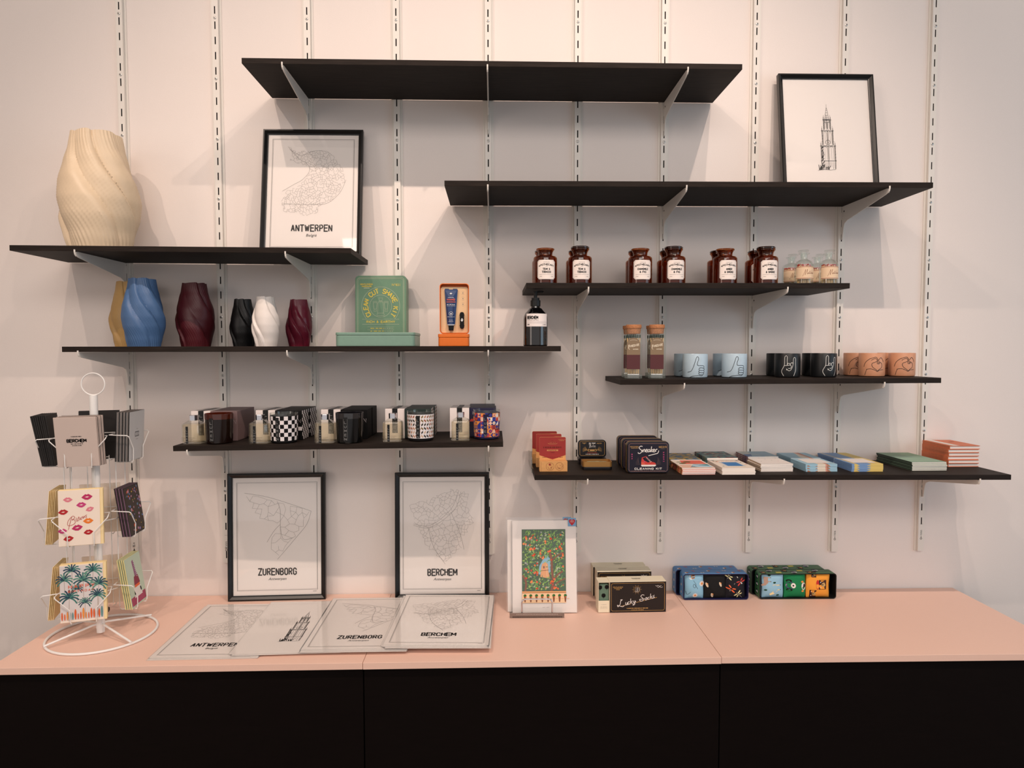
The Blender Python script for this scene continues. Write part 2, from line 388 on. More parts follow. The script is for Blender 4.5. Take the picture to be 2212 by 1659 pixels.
# ---------------------------------------------------------------- shelves and brackets
TH = .0163
SH = {1: (-.7442,.7539,.8635,.8598,'top middle'), 2: (-.1465,1.3507,.5078,.5102,'upper right'), 3: (-1.4397,-.4293,.3115,.3054,'upper left'),
      4: (-1.2961,.2065,.0095,.0099,'left eye-level'), 5: (-.9741,.0292,-.2922,-.2837,'lowest left'), 6: (.1003,1.0989,.2019,.2027,'short right'),
      7: (.3896,1.3941,-.0933,-.0901,'mug'), 8: (.1264,1.6274,-.3874,-.3959,'lowest right')}
SLBL = {1: 'long empty black shelf, highest on the wall', 2: 'long black shelf carrying the framed church tower', 3: 'black shelf carrying the big beige vase',
        4: 'long black shelf carrying the row of vases and gift tins', 5: 'black shelf carrying the candles and scent bottles', 6: 'black shelf carrying the amber apothecary jars',
        7: 'black shelf carrying the mugs and match jars', 8: 'long black shelf carrying the notebooks and cleaning tins'}
def ztop(n, x):
    a, b, z0, z1, _ = SH[n]; return EYE+z0+(z1-z0)*(x-a)/(b-a)
for n, (x0, x1, z0, z1, nm) in SH.items():
    L = x1-x0; ang = -math.atan2(z1-z0, L)
    o = MB().box(0, L, -.30, -.015, -TH, 0, BOARD).build('wall_shelf', None, (x0, 0, EYE+z0), (0, ang, 0), bevel=.0006)
    tag(o, SLBL[n], 'shelf', 'black wall shelves')
BR = {1: (2,4,6), 2: (4,6,8), 3: (0,2), 4: (0,2,4), 5: (1,4), 6: (5,7), 7: (6,8), 8: (5,7,9)}
b0 = None
prof = [(-.014,0),(-.2905,0),(-.2950,-.0008),(-.2975,-.004),(-.2965,-.010),(-.2920,-.0145),(-.283,-.0170),(-.052,-.052),(-.034,-.060),(-.0285,-.072),
        (-.0215,-.112),(-.0145,-.114)]
for n, rl in BR.items():
    for j, r in enumerate(rl):
        x = RX[r]; z = ztop(n, x)-TH-.0006
        pos = {0: 'left', len(rl)-1: 'right'}.get(j, 'middle')
        lb = '%s white bracket under the %s' % (pos, SLBL[n].replace('long ', ''))
        if b0 is None:
            b0 = thing('shelf_bracket', lb, 'bracket', (x, 0, z), group='shelf brackets')
            m = MB().prism(prof, -.0013, .0013, RAILM, 'x'); m.box(-.0022, .0022, -.2905, -.014, -.0022, 0, RAILM)
            m.tube([(0,-.2960,-.013),(0,-.3005,-.009),(0,-.3030,-.002),(0,-.3030,.0050)], .0024, RAILM)
            m.build('bracket_arm', b0)
            MB().lathe([(.0001,0),(.003,0),(.003,.0018),(.0001,.0018)], DARK, 12, T=Matrix.Translation((-.0018,-.03,-.018)) @ Matrix.Rotation(PI/2, 4, 'Y')).build('rivet', b0)
        else: dup(b0, lb, (x, 0, z))
# ================================================================ printed artwork helpers
from mathutils.geometry import delaunay_2d_cdt
PAPER = mat('print_paper', (240,232,226), .6)
GREYL = mat('map_line_grey', (138,131,127), .7)
BLACKF = mat('frame_black', (14,13,13), .3, noise=.1, scale=60)
GLASS = glassy('picture_glass')
FILM = glassy('clear_film', body=.02, gr=.09)
def inside(p, poly):
    x, y = p; c = False; n = len(poly)
    for i in range(n):
        x1, y1 = poly[i]; x2, y2 = poly[(i+1) % n]
        if (y1 > y) != (y2 > y) and x < (x2-x1)*(y-y1)/(y2-y1)+x1: c = not c
    return c
def streets(poly, n, seed):
    """street network inside an outline: relative-neighbour graph of scattered crossings plus a few through roads"""
    R = random.Random(seed); xs = [p[0] for p in poly]; ys = [p[1] for p in poly]; pts = []
    A = (max(xs)-min(xs))*(max(ys)-min(ys)); dmin = math.sqrt(A/n)*.52; tries = 0
    while len(pts) < n and tries < 40000:
        tries += 1; p = (R.uniform(min(xs), max(xs)), R.uniform(min(ys), max(ys)))
        if not inside(p, poly): continue
        if any((p[0]-q[0])**2+(p[1]-q[1])**2 < dmin*dmin for q in pts): continue
        pts.append(p)
    vs, es, fs, *_ = delaunay_2d_cdt([Vector(p) for p in pts], [], [], 0, 1e-7)
    segs = []; E = set()
    for f in fs:
        for i in range(len(f)): E.add(tuple(sorted((f[i], f[(i+1) % len(f)]))))
    nb = {}
    for a, b in E: nb.setdefault(a, set()).add(b); nb.setdefault(b, set()).add(a)
    for a, b in E:
        d = (vs[a]-vs[b]).length
        if d > dmin*3.2: continue
        if any((vs[c]-vs[a]).length < d*.97 and (vs[c]-vs[b]).length < d*.97 for c in nb[a] & nb[b]): continue
        m_ = (vs[a]+vs[b])/2
        if inside(m_, poly) and R.random() < .95: segs.append(((vs[a].x, vs[a].y), (vs[b].x, vs[b].y)))
    return segs
def norm(pts, cx, y0, k, H): return [((x-cx)*k, H/2-(y-y0)*k) for x, y in pts]
ANTW = norm([(540,815),(600,858),(830,850),(900,900),(960,990),(990,1080),(950,1170),(880,1260),(800,1290),(780,1350),(690,1375),(620,1350),(520,1350),(500,1260),(540,1170),(620,1140),(700,1040),(708,980),(620,962),(545,930),(575,885)], 735, 730, .000435, .4)
ZURE = norm([(205,245),(330,262),(500,330),(720,395),(690,500),(590,610),(450,770),(400,690),(380,635),(480,495),(310,465),(250,350)], 460, 135, .000438, .4)
BERC = norm([(1515,325),(1600,300),(1740,255),(1830,205),(1970,235),(1975,390),(2020,460),(1920,600),(1930,650),(1790,780),(1650,670),(1580,530),(1550,480),(1515,380)], 1765, 122, .00045, .4)
NET = {}
def city(m, P, key, poly, n, seed, w=.0005, roads=()):
    if key not in NET: NET[key] = streets(poly, n, seed)
    for a, b in NET[key]: m.line([a, b], w, GREYL, P, 1)
    for r in roads: m.line(bez(r, 5), w*1.5, GREYL, P, 1)
def map_print(m, P, kind, W=.3, H=.4):
    m.line([(-W/2+.014,-H/2+.014),(W/2-.014,-H/2+.014),(W/2-.014,H/2-.014),(-W/2+.014,H/2-.014)], .0011, INK, P, 1, True)
    m.line([(-W/2+.0165,-H/2+.0165),(W/2-.0165,-H/2+.0165),(W/2-.0165,H/2-.0165),(-W/2+.0165,H/2-.0165)], .0005, INK, P, 1, True)
    if kind == 'A':
        city(m, P, 'A', ANTW, 620, 3, .0005, [[(-.085,.16),(-.05,.12),(-.02,.10),(-.012,.075),(-.035,.045),(-.06,.03),(-.10,.005)],[(-.08,.15),(-.04,.13),(0,.145),(.04,.145)],[(.11,.045),(.09,0),(.05,-.035),(0,-.04),(-.10,-.04)]])
        m.caps('ANTWERPEN', 0, -.121, .133, .025, INK, P, 2, .16, .55); m.text('Belgi\u00eb', 0, -.147, .034, .012, INK, P, 2, shear=.25)
    elif kind == 'Z':
        city(m, P, 'Z', ZURE, 74, 5, .0006, [[(-.11,.15),(-.03,.135),(.06,.105),(.115,.085)],[(.115,.085),(.10,.04),(.06,-.01),(0,-.08)],[(.01,.04),(-.01,.02),(-.035,-.02)],[(.01,.04),(.02,-.01),(.055,-.005)],[(.01,.04),(.01,.09),(0,.12)]])
        m.caps('ZURENBORG', 0, -.122, .127, .026, INK, P, 2, .16, .55); m.text('Antwerpen', 0, -.148, .06, .012, INK, P, 2, shear=.3)
    elif kind == 'B':
        city(m, P, 'B', BERC, 330, 8, .0005, [[(-.10,.04),(-.04,.035),(.03,.09),(.055,.15)],[(-.10,.035),(-.04,.028),(.04,.085),(.065,.15)],[(.03,.08),(.06,.01),(.075,-.05)],[(-.05,.03),(-.03,-.04),(.01,-.10)]])
        m.caps('BERCHEM', 0, -.128, .10, .026, INK, P, 2, .17, .5); m.text('Antwerpen', 0, -.153, .06, .012, INK, P, 2, shear=.3)
    m.line([(W/2-.03,-H/2+.008),(W/2-.018,-H/2+.008)], .0016, GREYL, P, 1)
def tower_art(m, P, s=1., w=.0007, cx=0., cy=0.):
    """ink sketch of a gothic church tower, 0.20 m high at s=1"""
    R = random.Random(4)
    def L(pts, ww=1): m.line([(cx+x*s, cy+y*s) for x, y in pts], w*ww, INK, P, 1)
    L([(0,.1),(0,.088)], .6)
    for k in range(7):                                           # spire tiers
        y0 = .088-k*.0075; h = .001+k*.0011
        L([(-h,y0),(h,y0)], .8); L([(-h,y0),(-h-.0009,y0-.0075)], .9); L([(h,y0),(h+.0009,y0-.0075)], .9)
        if k > 2: L([(0,y0),(0,y0-.0075)], .5); L([(-h*.5,y0),(-h*.5,y0-.006)], .5)
    def stage(hw, y1, y0, arches, ww=1.6):
        for sx in (-1, 1):
            L([(sx*hw,y1+.008),(sx*hw,y0)], ww); L([(sx*(hw-.002),y1),(sx*(hw-.002),y0)], .8); L([(sx*hw,y1+.008),(sx*(hw-.001),y1+.014)], .6)
            for q in range(5): yy = y0+(y1-y0)*q/5; L([(sx*hw-.0012,yy),(sx*hw+.0016,yy+.002)], 1.0)
        L([(-hw-.003,y1),(hw+.003,y1)], 1.5); L([(-hw-.003,y1-.003),(hw+.003,y1-.003)], .8); L([(0,y1),(0,y0)], 1.6)
        for q in range(6): x = -hw+2*hw*q/5; L([(x,y1),(x,y1+.004)], .6)
        if arches:
            for sx in (-1, 1):
                c = sx*hw*.46; r = hw*.3; yb = y0+.003; yt = y1-.012
                L([(c-r,yb),(c-r,yt)]+[(c+r*math.cos(t), yt+r*1.7*math.sin(t)) for t in [PI*(1-i/8) for i in range(9)]]+[(c+r,yb)], .7)
                L([(c,yb),(c,yt+r)], .5)
    stage(.0105, .052, .020, True); stage(.0165, .017, -.028, True)
    m.ring(cx, cy-.020*s, .0072*s, w*.9, INK, P, 2, 20); L([(0,-.020),(0,-.015)], .7); L([(0,-.020),(.003,-.0215)], .7)
    stage(.0215, -.031, -.078, True); 
    for sx in (-1, 1): L([(sx*.0215,-.078),(sx*.0205,-.104)], 1.8)
    L([(-.024,-.078),(.024,-.078)], 1.6); L([(0,-.078),(0,-.106)], 1.4)
    for q in range(9): x = -.018+q*.0045; L([(x,-.082),(x+R.uniform(-.0005,.0005),-.096-R.random()*.008)], .7)
    for q in range(34):                                          # hatching on the shaded side and bushes at the foot
        y = -.036-R.random()*.066; x = -.0215+R.random()*.006; L([(x,y),(x+.004,y+.006)], 1.3)
    for q in range(16):
        x = -.031+R.random()*.03; L([(x,-.107+R.random()*.003),(x+R.uniform(-.004,.007),-.098+R.random()*.008)], 1.6)
    L([(-.034,-.108),(-.018,-.105),(.006,-.1065),(.020,-.105)], .9)
def frame(name, label, W, H, loc, rotz, lean, art, group='black picture frames', bw=.0155, dep=.02, edge=.013):
    t = thing(name, label, 'picture frame', loc, (0,0,0), group)
    t.rotation_euler = (-lean, 0, rotz)
    prof = [(0,0),(0,-dep+.002),(.0015,-dep),(.005,-dep),(bw-.003,-dep+.006),(bw-.003,-dep+.0075),(bw,-dep+.0085),(bw,-.004),(bw,0)]
    m = MB(); cs = [(-1,0),(1,0),(1,1),(-1,1)]; n = len(prof); vs = []; fs = []
    for sx, sz in cs:
        for ins, y in prof: vs.append((sx*(W/2-ins), y, ins if sz == 0 else H-ins))
    for c in range(4):
        d = (c+1) % 4
        for i in range(n): j = (i+1) % n; fs.append((c*n+i, d*n+i, d*n+j, c*n+j))
    m.add(vs, fs, BLACKF); m.build('frame', t)
    pw, ph = W-2*bw+.004, H-2*bw+.004; m = MB(); m.box(-pw/2, pw/2, -.0075, -.0065, H/2-ph/2, H/2+ph/2, PAPER)
    art(m, front(-.0075, 0, H/2)); m.build('print', t)
    MB().box(-pw/2, pw/2, -.0105, -.0095, H/2-ph/2, H/2+ph/2, GLASS).build('glass_pane', t)
    MB().box(-W/2+.004, W/2-.004, -.0045, -.001, .004, H-.004, mat('hardboard', (110,84,62), .8)).build('backing', t)
    return t
# --- standing and leaning frames
frame('picture_frame', 'black frame with the ANTWERPEN street map, leaning on the upper left shelf', .332, .432, (-.6015, -.090, ztop(3, -.6)+.0004), 0, math.radians(8.8), lambda m, P: map_print(m, P, 'A'))
frame('picture_frame', 'black frame with the church tower sketch, on the upper right shelf', .3265, .427, (1.1335, -.085, ztop(2, 1.13)+.0004), 0, math.radians(8.3), lambda m, P: (tower_art(m, P, 1.12, .0011, 0, -.002), m.line([(.088,-.175),(.098,-.1745)], .0018, INK, P)))
frame('picture_frame', 'black frame with the ZURENBORG street map, standing on the counter', .329, .436, (-.7460, -.0425, CH+.0003), math.radians(2.2), math.radians(2.6), lambda m, P: map_print(m, P, 'Z'))
frame('picture_frame', 'black frame with the BERCHEM street map, standing on the counter', .324, .436, (-.1785, -.0485, CH+.0003), 0, math.radians(2.9), lambda m, P: map_print(m, P, 'B'))

# --- flat piles of sleeved prints, 30 x 40 cm
def sheet_pile(key, nm, corner_tl, corner_bl, n, z0, desc, jit):
    """corner points of the top sheet on the counter; n sheets fanned a little"""
    (ax, ay), (bx, by) = corner_tl, corner_bl
    ang = math.atan2(ax-bx, ay-by); R = random.Random(jit)
    ups = Vector((math.sin(ang), math.cos(ang))); rt = Vector((math.cos(ang), -math.sin(ang)))
    c = Vector((bx, by))+ups*.2+rt*.15; first = None
    words = ['bottom', 'second from the bottom', 'third from the bottom', 'fourth from the bottom'][:n-1]+['top']
    for i in range(n):
        z = z0+i*.0014; t = i-(n-1)
        m = MB(); m.box(-.15, .15, -.2, .2, 0, .0009, PAPER); P = top(.0009)
        if i == n-1:
            if key == 'T': tower_art(m, P, 1.12, .0012, 0, -.002)
            else: map_print(m, P, key)
        o = m.build('art_print', None, (c.x+(R.uniform(-.006,.006) if t else 0), c.y+(t*.0042 if t else 0), z), (0, 0, -ang+(R.uniform(-.02,.02) if t else 0)))
        tag(o, '%s sheet of the pile of unframed %s on the counter' % (words[i], desc), 'print', 'sheets in the %s pile' % nm)
        MB().box(-.153, .153, -.204, .204, .00115, .00125, FILM).build('clear_sleeve', o)
Z0 = CH+.0006
sheet_pile('A', 'ANTWERPEN map', (-.961,-.106), (-.9603,-.5035), 3, Z0, 'ANTWERPEN maps', 1)
sheet_pile('T', 'church tower', (-.7519,-.0924), (-.7437,-.4960), 2, Z0+.0050, 'church tower sketches', 2)
sheet_pile('Z', 'ZURENBORG map', (-.5459,-.0839), (-.5453,-.4840), 4, Z0+.0085, 'ZURENBORG maps', 3)
sheet_pile('B', 'BERCHEM map', (-.3008,-.0735), (-.3161,-.4749), 4, Z0+.0150, 'BERCHEM maps', 6)
# ================================================================ twisted fluted vases
def vase(name, label, H, Wd, loc, rgb, rotz=0., T=1.75, seed=0, rough=.42, nl=5):
    R = Wd/2; m_ = mat('vase_'+name_key(rgb), rgb, rough, noise=.02, scale=60)
    n, k = 288, 44; prof = [(0,.73),(.12,.82),(.3,.955),(.43,.985),(.58,.93),(.75,.785),(.88,.665),(1,.60)]
    def rad(t):
        for (a, b), (c, d) in zip(prof, prof[1:]):
            if t <= c:
                u = (t-a)/(c-a); u = u*u*(3-2*u)*.35+u*.65; return b+(d-b)*u
        return prof[-1][1]
    vs = []; fs = []
    def ringat(t, shr=1., zoff=0., rot=0.):
        tw = T*(t*t*(3-2*t)*.85+t*.15)
        for i in range(n):
            a = 2*PI*i/n; ph = (a+tw+.35*math.sin(2*(a+tw)+seed))*nl/(2*PI); s = ph % 1
            fold = (s/.80) if s < .80 else (1-(s-.80)/.20); fold = 1-(1-fold)**1.6
            big = .5+.5*math.sin(2*(a+tw)+seed*2+1)
            amp = (.11+.06*big)*(1 if t < .75 else 1-.45*(t-.75)/.25)*(.6+.4*min(1,t/.15))
            rr = R*rad(t)*shr*(1-amp+amp*fold+.013*math.cos(48*(a+tw)+.8*math.sin(nl*(a+tw))))
            zz = H*t+zoff+(.012*H*(fold-.5)*max(0, t-.9)/.1)
            vs.append((rr*math.cos(a), rr*math.sin(a), zz))
    for j in range(k+1): ringat(j/k)
    for t in (1., .8, .5): ringat(t, .95 if t == 1 else .88, 0)
    rows = k+4
    for j in range(rows-1):
        for i in range(n): fs.append((j*n+i, j*n+(i+1) % n, (j+1)*n+(i+1) % n, (j+1)*n+i))
    fs.append(tuple(range(n))[::-1]); fs.append(tuple(range((rows-1)*n, rows*n)))
    m = MB(); m.add(vs, fs, m_); o = m.build('twisted_vase', None, loc, (0,0,rotz), smooth=True)
    return tag(o, label, 'vase', 'fluted vases')
def name_key(c): return '%d_%d_%d' % c
vase('v', 'very large beige twisted vase, alone at the left end of the upper left shelf', .3665, .242, (atx(213.5,-.155,400), -.155, ztop(3, -1.24)+.0004), (226,204,174), .5, seed=.3)
vase('v', 'beige twisted vase half hidden behind the blue one', .214, .130, (atx(286,-.068), -.068, ztop(4, -1.21)+.0004), (190,152,96), 1.1, seed=1.)
vase('v', 'blue twisted vase on the long left shelf', .2125, .130, (atx(314,-.190), -.190, ztop(4, -1.18)+.0004), (72,104,146), .2, seed=.3)
vase('v', 'large burgundy twisted vase between the blue and the black one', .2085, .124, (atx(425.5,-.085), -.085, ztop(4, -1.03)+.0004), (78,22,30), 2.0, seed=2.)
vase('v', 'small black twisted vase half behind the white one', .158, .089, (atx(528,-.060), -.060, ztop(4, -.86)+.0004), (14,13,14), .9, seed=1.)
vase('v', 'small white twisted vase on the long left shelf', .1575, .0895, (atx(576.5,-.170), -.170, ztop(4, -.77)+.0004), (228,220,214), 1.5, seed=.6)
vase('v', 'small burgundy twisted vase, rightmost of the vases', .157, .0905, (atx(648.5,-.058), -.058, ztop(4, -.67)+.0004), (104,24,44), .4, seed=2.4, rough=.3)
# ================================================================ goods on the shelves
CREAM = mat('label_cream', (240,228,220), .6)
WHITEP = mat('white_card', (238,228,224), .6)
BLK = mat('black_print', (10,9,10), .55, spec=.25)
GOLD = mat('gold_ink', (186,146,86), .45)
def dashes(m, P, a, b, w, n, mt, hh=.0009, k=2, seed=1):
    """a line of lettering too small to read: short ticks of uneven length"""
    R = random.Random(seed); x = a-w/2; st = w/n
    while x < a+w/2:
        l = st*R.uniform(.5, 1.6)
        if x+l > a+w/2: l = a+w/2-x
        if l > st*.2: m.rect(x, x+l, b-hh/2, b+hh/2, mt, P, k, 1)
        x += l+st*R.uniform(.25, .6)
# ---------------------------------------------------------------- long left shelf: gift tins and pump bottle
GRN = mat('tin_green', (104,140,114), .38, noise=.03, scale=80); GRN2 = mat('tin_green_pale', (122,154,138), .4, noise=.03, scale=80)
YEL = mat('yellow_print', (222,198,84), .5); PALE = mat('pale_line', (206,206,180), .5)
def tin(t, w, h, d, m_, r=.012, lidfrac=.3, art=None, standing=True, lidm=None):
    """rounded tin: body and lid as two parts; standing -> the lid is the face towards the viewer"""
    lidm = lidm or m_
    if standing:
        b = MB().prism(rrect(-w/2+.001, w/2-.001, .001, h-.001, r), 0, -d*(1-lidfrac), m_, 'y'); b.build('tin_body', t, bevel=.0012)
        l = MB().prism(rrect(-w/2, w/2, 0, h, r), -d*(1-lidfrac)-.0004, -d, lidm, 'y')
        o = l.build('tin_lid', t, bevel=.0018)
        if art:
            a = MB(); art(a, front(-d)); a.build('lid_print', o)
    else:
        b = MB().prism(rrect(-w/2+.001, w/2-.001, -d+.001, -.001, r), 0, h*(1-lidfrac), m_, 'z'); b.build('tin_body', t, bevel=.0012)
        MB().prism(rrect(-w/2, w/2, -d, 0, r), h*(1-lidfrac)+.0004, h, lidm, 'z').build('tin_lid', t, bevel=.0018)
z4 = lambda x: ztop(4, x)+.0004
t = thing('gift_tin', 'green tin lying flat below the upright shave kit tin', 'tin', (atx(811,-.27), -.100, z4(-.36)), (0,0,0))
tin(t, .246, .0425, .17, GRN2, .014, .22, None, False)
def shave(m, P0):
    P = lambda a, b, k=0: P0(a, b+.1175, k)
    w, h = .172, .235
    for ins, lw in ((.0075,.0007),(.0105,.0005)):
        m.line(rrect(-w/2+ins, w/2-ins, -h/2+ins, h/2-ins, .008), lw, PALE, P, 1, True)
    m.caps('GENTLEMENS', -.0475, .0885, .041, .0052, YEL, P, 1, .22, .5); m.caps('HARDWARE', -.047, .0815, .032, .0050, YEL, P, 1, .22, .5); m.line([(-.057,.0760),(-.037,.0760)], .0016, PALE, P)
    m.text('N\u00ba821', .0515, .0865, .027, .0075, YEL, P)
    c = .0155; m.ring(0, c, .037, .0007, PALE, P, 1, 48)
    m.line([(.064*math.cos(math.radians(a)), c+.064*math.sin(math.radians(a))) for a in range(-43, 224, 6)], .0007, PALE, P)
    m.arc_text('CLEAN CUT SHAVE KIT', 0, c, .0505, 216, -36, .0150, YEL, P)
    for ch_ in (): pass
    m.line([(-.062,-.0285),(.062,-.0285)], .0006, PALE, P); m.line([(-.062,-.0455),(.062,-.0455)], .0006, PALE, P)
    m.caps('RICH & EARTHY', 0, -.037, .095, .0085, YEL, P, 1, .2, .5)
    for i in range(4):
        m.line([(-.045,-.054-i*.0095),(.045,-.054-i*.0095)], .0004, PALE, P)
        if i < 3: dashes(m, P, -.012, -.0588-i*.0095, .045, 5, YEL, .0022, 2, i); dashes(m, P, .027, -.0588-i*.0095, .03, 7, PALE, .0010, 2, i+5)
    # bottle and two tubes in outline
    m.line([(-.010,-.008),(.010,-.008),(.0105,-.012),(.013,-.012),(.013,-.016),(-.013,-.016),(-.013,-.012),(-.0105,-.012),(-.0085,.027),(.0085,.027),(.010,-.008)], .0007, PALE, P)
    m.line([(-.0085,.027),(-.0065,.031),(.0065,.031),(.0085,.027)], .0007, PALE, P); m.line([(-.004,.033),(-.0065,.043),(.0065,.043),(.004,.033)], .0007, PALE, P, 1, True)
    for s in (-1, 1):
        x = s*.0185; m.line([(x-.0075,.031),(x+.0075,.031),(x+.0065,.027),(x-.0065,.027)], .0007, PALE, P, 1, True)
        m.line([(x-.0062,.027),(x-.0045,.006),(x+.0045,.006),(x+.0062,.027)], .0007, PALE, P); m.line([(x-.003,.006),(x-.0045,-.002),(x+.0045,-.002),(x+.003,.006)], .0007, PALE, P, 1, True)
t = thing('gift_tin', 'upright green CLEAN CUT SHAVE KIT tin on the long left shelf', 'tin', (atx(826,-.075), -.034, z4(-.4)), (-math.radians(2.2),0,-.05))
tin(t, .172, .235, .05, GRN, .013, .35, shave)
ORG = mat('tin_orange', (222,112,34), .38, noise=.03, scale=80); TRAY = mat('tray_card', (226,190,148), .7); NAVY = mat('tube_navy', (36,60,104), .32)
CORAL = mat('coral_print', (214,92,72), .5); SILV = mat('aluminium', (200,200,205), .25, .9)
xo = atx(980.5,-.22)
t = thing('gift_tin', 'closed orange tin lying under the open hand kit tin', 'tin', (xo, -.165, z4(xo)), (0,0,.0))
tin(t, .0985, .0385, .062, ORG, .008, .3, None, False)
xo = atx(981.5,-.215); t = thing('gift_tin', 'open orange tin standing upright with a hand cream tube inside', 'tin', (xo, -.178, z4(xo)+.0391), (-math.radians(1.5),0,.03))
w, h, d, r = .0935, .159, .03, .0105
m = MB(); outer = rrect(-w/2, w/2, 0, h, r); inner = rrect(-w/2+.0022, w/2-.0022, .0022, h-.0022, r-.002); n = len(outer)
vs = [(a, 0, b) for a, b in outer]+[(a, -d, b) for a, b in outer]+[(a, -d, b) for a, b in inner]+[(a, -.004, b) for a, b in inner]
fs = [(i, (i+1) % n, n+(i+1) % n, n+i) for i in range(n)]+[(n+i, n+(i+1) % n, 2*n+(i+1) % n, 2*n+i) for i in range(n)]+[(2*n+i, 2*n+(i+1) % n, 3*n+(i+1) % n, 3*n+i) for i in range(n)]+[tuple(range(n))[::-1], tuple(range(3*n, 4*n))]
m.add(vs, fs, ORG); m.build('tin_body', t)
m = MB().prism(rrect(-w/2+.003, w/2-.003, .003, h-.010, r-.003), -.005, -.019, TRAY, 'y'); P = front(-.019)
for i, zc in enumerate((.130,.112,.094)):
    m.line([(.027+.0048*math.cos(a/10), zc+.0055*math.sin(a/10)) for a in range(6, 27, 3)], .0004, GREYL, P); m.line([(.027+.0048*math.cos(a/10), zc-.0055*math.sin(a/10)) for a in range(6, 27, 3)], .0004, GREYL, P); m.disc(.027, zc, .0018, GREYL, P, 1, 8)
m.build('card_tray', t, bevel=.0008)
tb = thing('hand_cream_tube', 'navy HAND cream tube lying in the open orange tin', 'tube', (xo-.010, -.178-.0215, z4(xo)+.039), (-math.radians(1.5),0,.03))
prof = [(-.0205,.141),(-.018,.1435),(-.007,.143),(-.0055,.141),(.0055,.141),(.007,.143),(.019,.143),(.0215,.140),(.0125,.030),(-.0125,.030)]
m = MB(); m.prism([( x*1.0, z) for x, z in prof], 0, -.004, NAVY, 'y')
m.add([(-.0185,-.004,.138),(.0185,-.004,.138),(.0115,-.004,.030),(-.0115,-.004,.030),(-.006,-.0085,.115),(.006,-.0085,.115),(.005,-.0115,.030),(-.005,-.0115,.030)], [(0,4,5,1),(0,3,7,4),(4,7,6,5),(5,6,2,1),(3,2,6,7)], NAVY); m.build('tube_body', tb)
m = MB(); P = front(-.0104); WP = mat('white_print', (225,225,225), .5)
m.flat([(-.0045,.1275),(0,.1305),(.0045,.1275),(0,.1245)], WP, front(-.0085)); m.caps('HAND', 0, .108, .024, .0068, CORAL, P, 1, .25, .5); m.rect(-.0145,.0145,.0995,.1015, CORAL, P)
dashes(m, P, 0, .1145, .019, 9, WP, .0013); dashes(m, P, 0, .0925, .026, 8, WP, .0014, 2, 2); dashes(m, P, 0, .0885, .026, 12, WP, .0009, 2, 3)
P = front(-.0122); m.ring(0, .0635, .0062, .0008, WP, P, 1, 20); m.disc(0, .063, .0026, WP, P, 1, 7); dashes(m, P, 0, .0535, .022, 7, WP, .0012, 2, 5); dashes(m, P, 0, .043, .012, 4, WP, .001, 2, 6); dashes(m, P, 0, .0385, .016, 6, WP, .001, 2, 7)
m.build('tube_print', tb)
m = MB(); m.prism([(-.0125,.030),(.0125,.030),(.008,.0265),(-.008,.0265)], 0, -.011, SILV, 'y'); m.build('crimp', tb)
MB().prism([(-.0085,.0265),(.0085,.0265),(.0075,.0105),(-.0075,.0105)], .0, -.013, BLK, 'y').build('cap', tb, bevel=.001)
tb = thing('folding_tool', 'small black knobbly folding tool in the open orange tin, right of the tube', 'tool', (xo+.0245, -.178-.0215, z4(xo)+.039), (-math.radians(1.5),0,.03))
m = MB(); m.prism(rrect(-.0068,.0068,.016,.069,.006), 0, -.009, BLK, 'y')
for zc in (.060,.026): m.tube([(-.0082,-.005,zc),(.0082,-.005,zc)], .0014, BLK, 8)
m.flat([(0,.050),(.004,.044),(0,.038),(-.004,.043)], WP, front(-.009)); m.line([(-.002,.044),(.002,.046)], .0007, BLK, front(-.0093), 2); m.build('tool_body', tb, bevel=.0012)
# pump bottle
BGL = mat('black_glass', (7,7,9), .06, coat=1.)
xp = atx(1156.5,-.245); t = thing('pump_bottle', 'black pump soap bottle with BERCHEM label on the long left shelf', 'bottle', (xp, -.245, z4(xp)))
r = .0385
MB().lathe([(r-.003,0),(r,.003),(r,.082),(r-.0015,.092),(r-.006,.102),(r-.014,.1105),(.020,.1165),(.0145,.119),(.0135,.124),(.0001,.124)], BGL, 48).build('bottle_body', t, smooth=True)
m = MB(); P = around(r, .0, math.radians(2)); m.rect(-.034,.040,.060,.0995, WHITEP, P, 0, 16)
m.caps('BERCHEM', -.013, .0875, .034, .0105, BLK, P, 2, .2, .5); dashes(m, P, -.012, .0795, .040, 12, GREYL, .0012); m.rect(-.032,.038,.0705,.0710, GREYL, P, 2, 12); m.rect(-.032,.038,.0745,.0749, GREYL, P, 2, 12); dashes(m, P, -.026, .0660, .009, 3, INK, .003); dashes(m, P, .028, .0660, .014, 5, INK, .0014); m.build('label', t)
BPL = mat('black_plastic', (16,16,16), .45)
m = MB().lathe([(.0155,.124),(.0158,.142),(.0125,.143),(.0125,.150),(.0001,.150)], BPL, 40, rfun=lambda a, z: 1+(.02*math.cos(40*a) if z < .142 else 0)); m.build('collar', t, smooth=True)
m = MB(); m.lathe([(.0055,.150),(.0055,.166),(.0075,.1665),(.0078,.1705),(.004,.1715),(.0001,.1715)], BPL, 24); m.tube([(0,0,.1685),(.012,-.003,.1690),(.021,-.006,.1685),(.0245,-.007,.1665)], .0036, BPL, 10); m.build('pump_head', t, smooth=True)

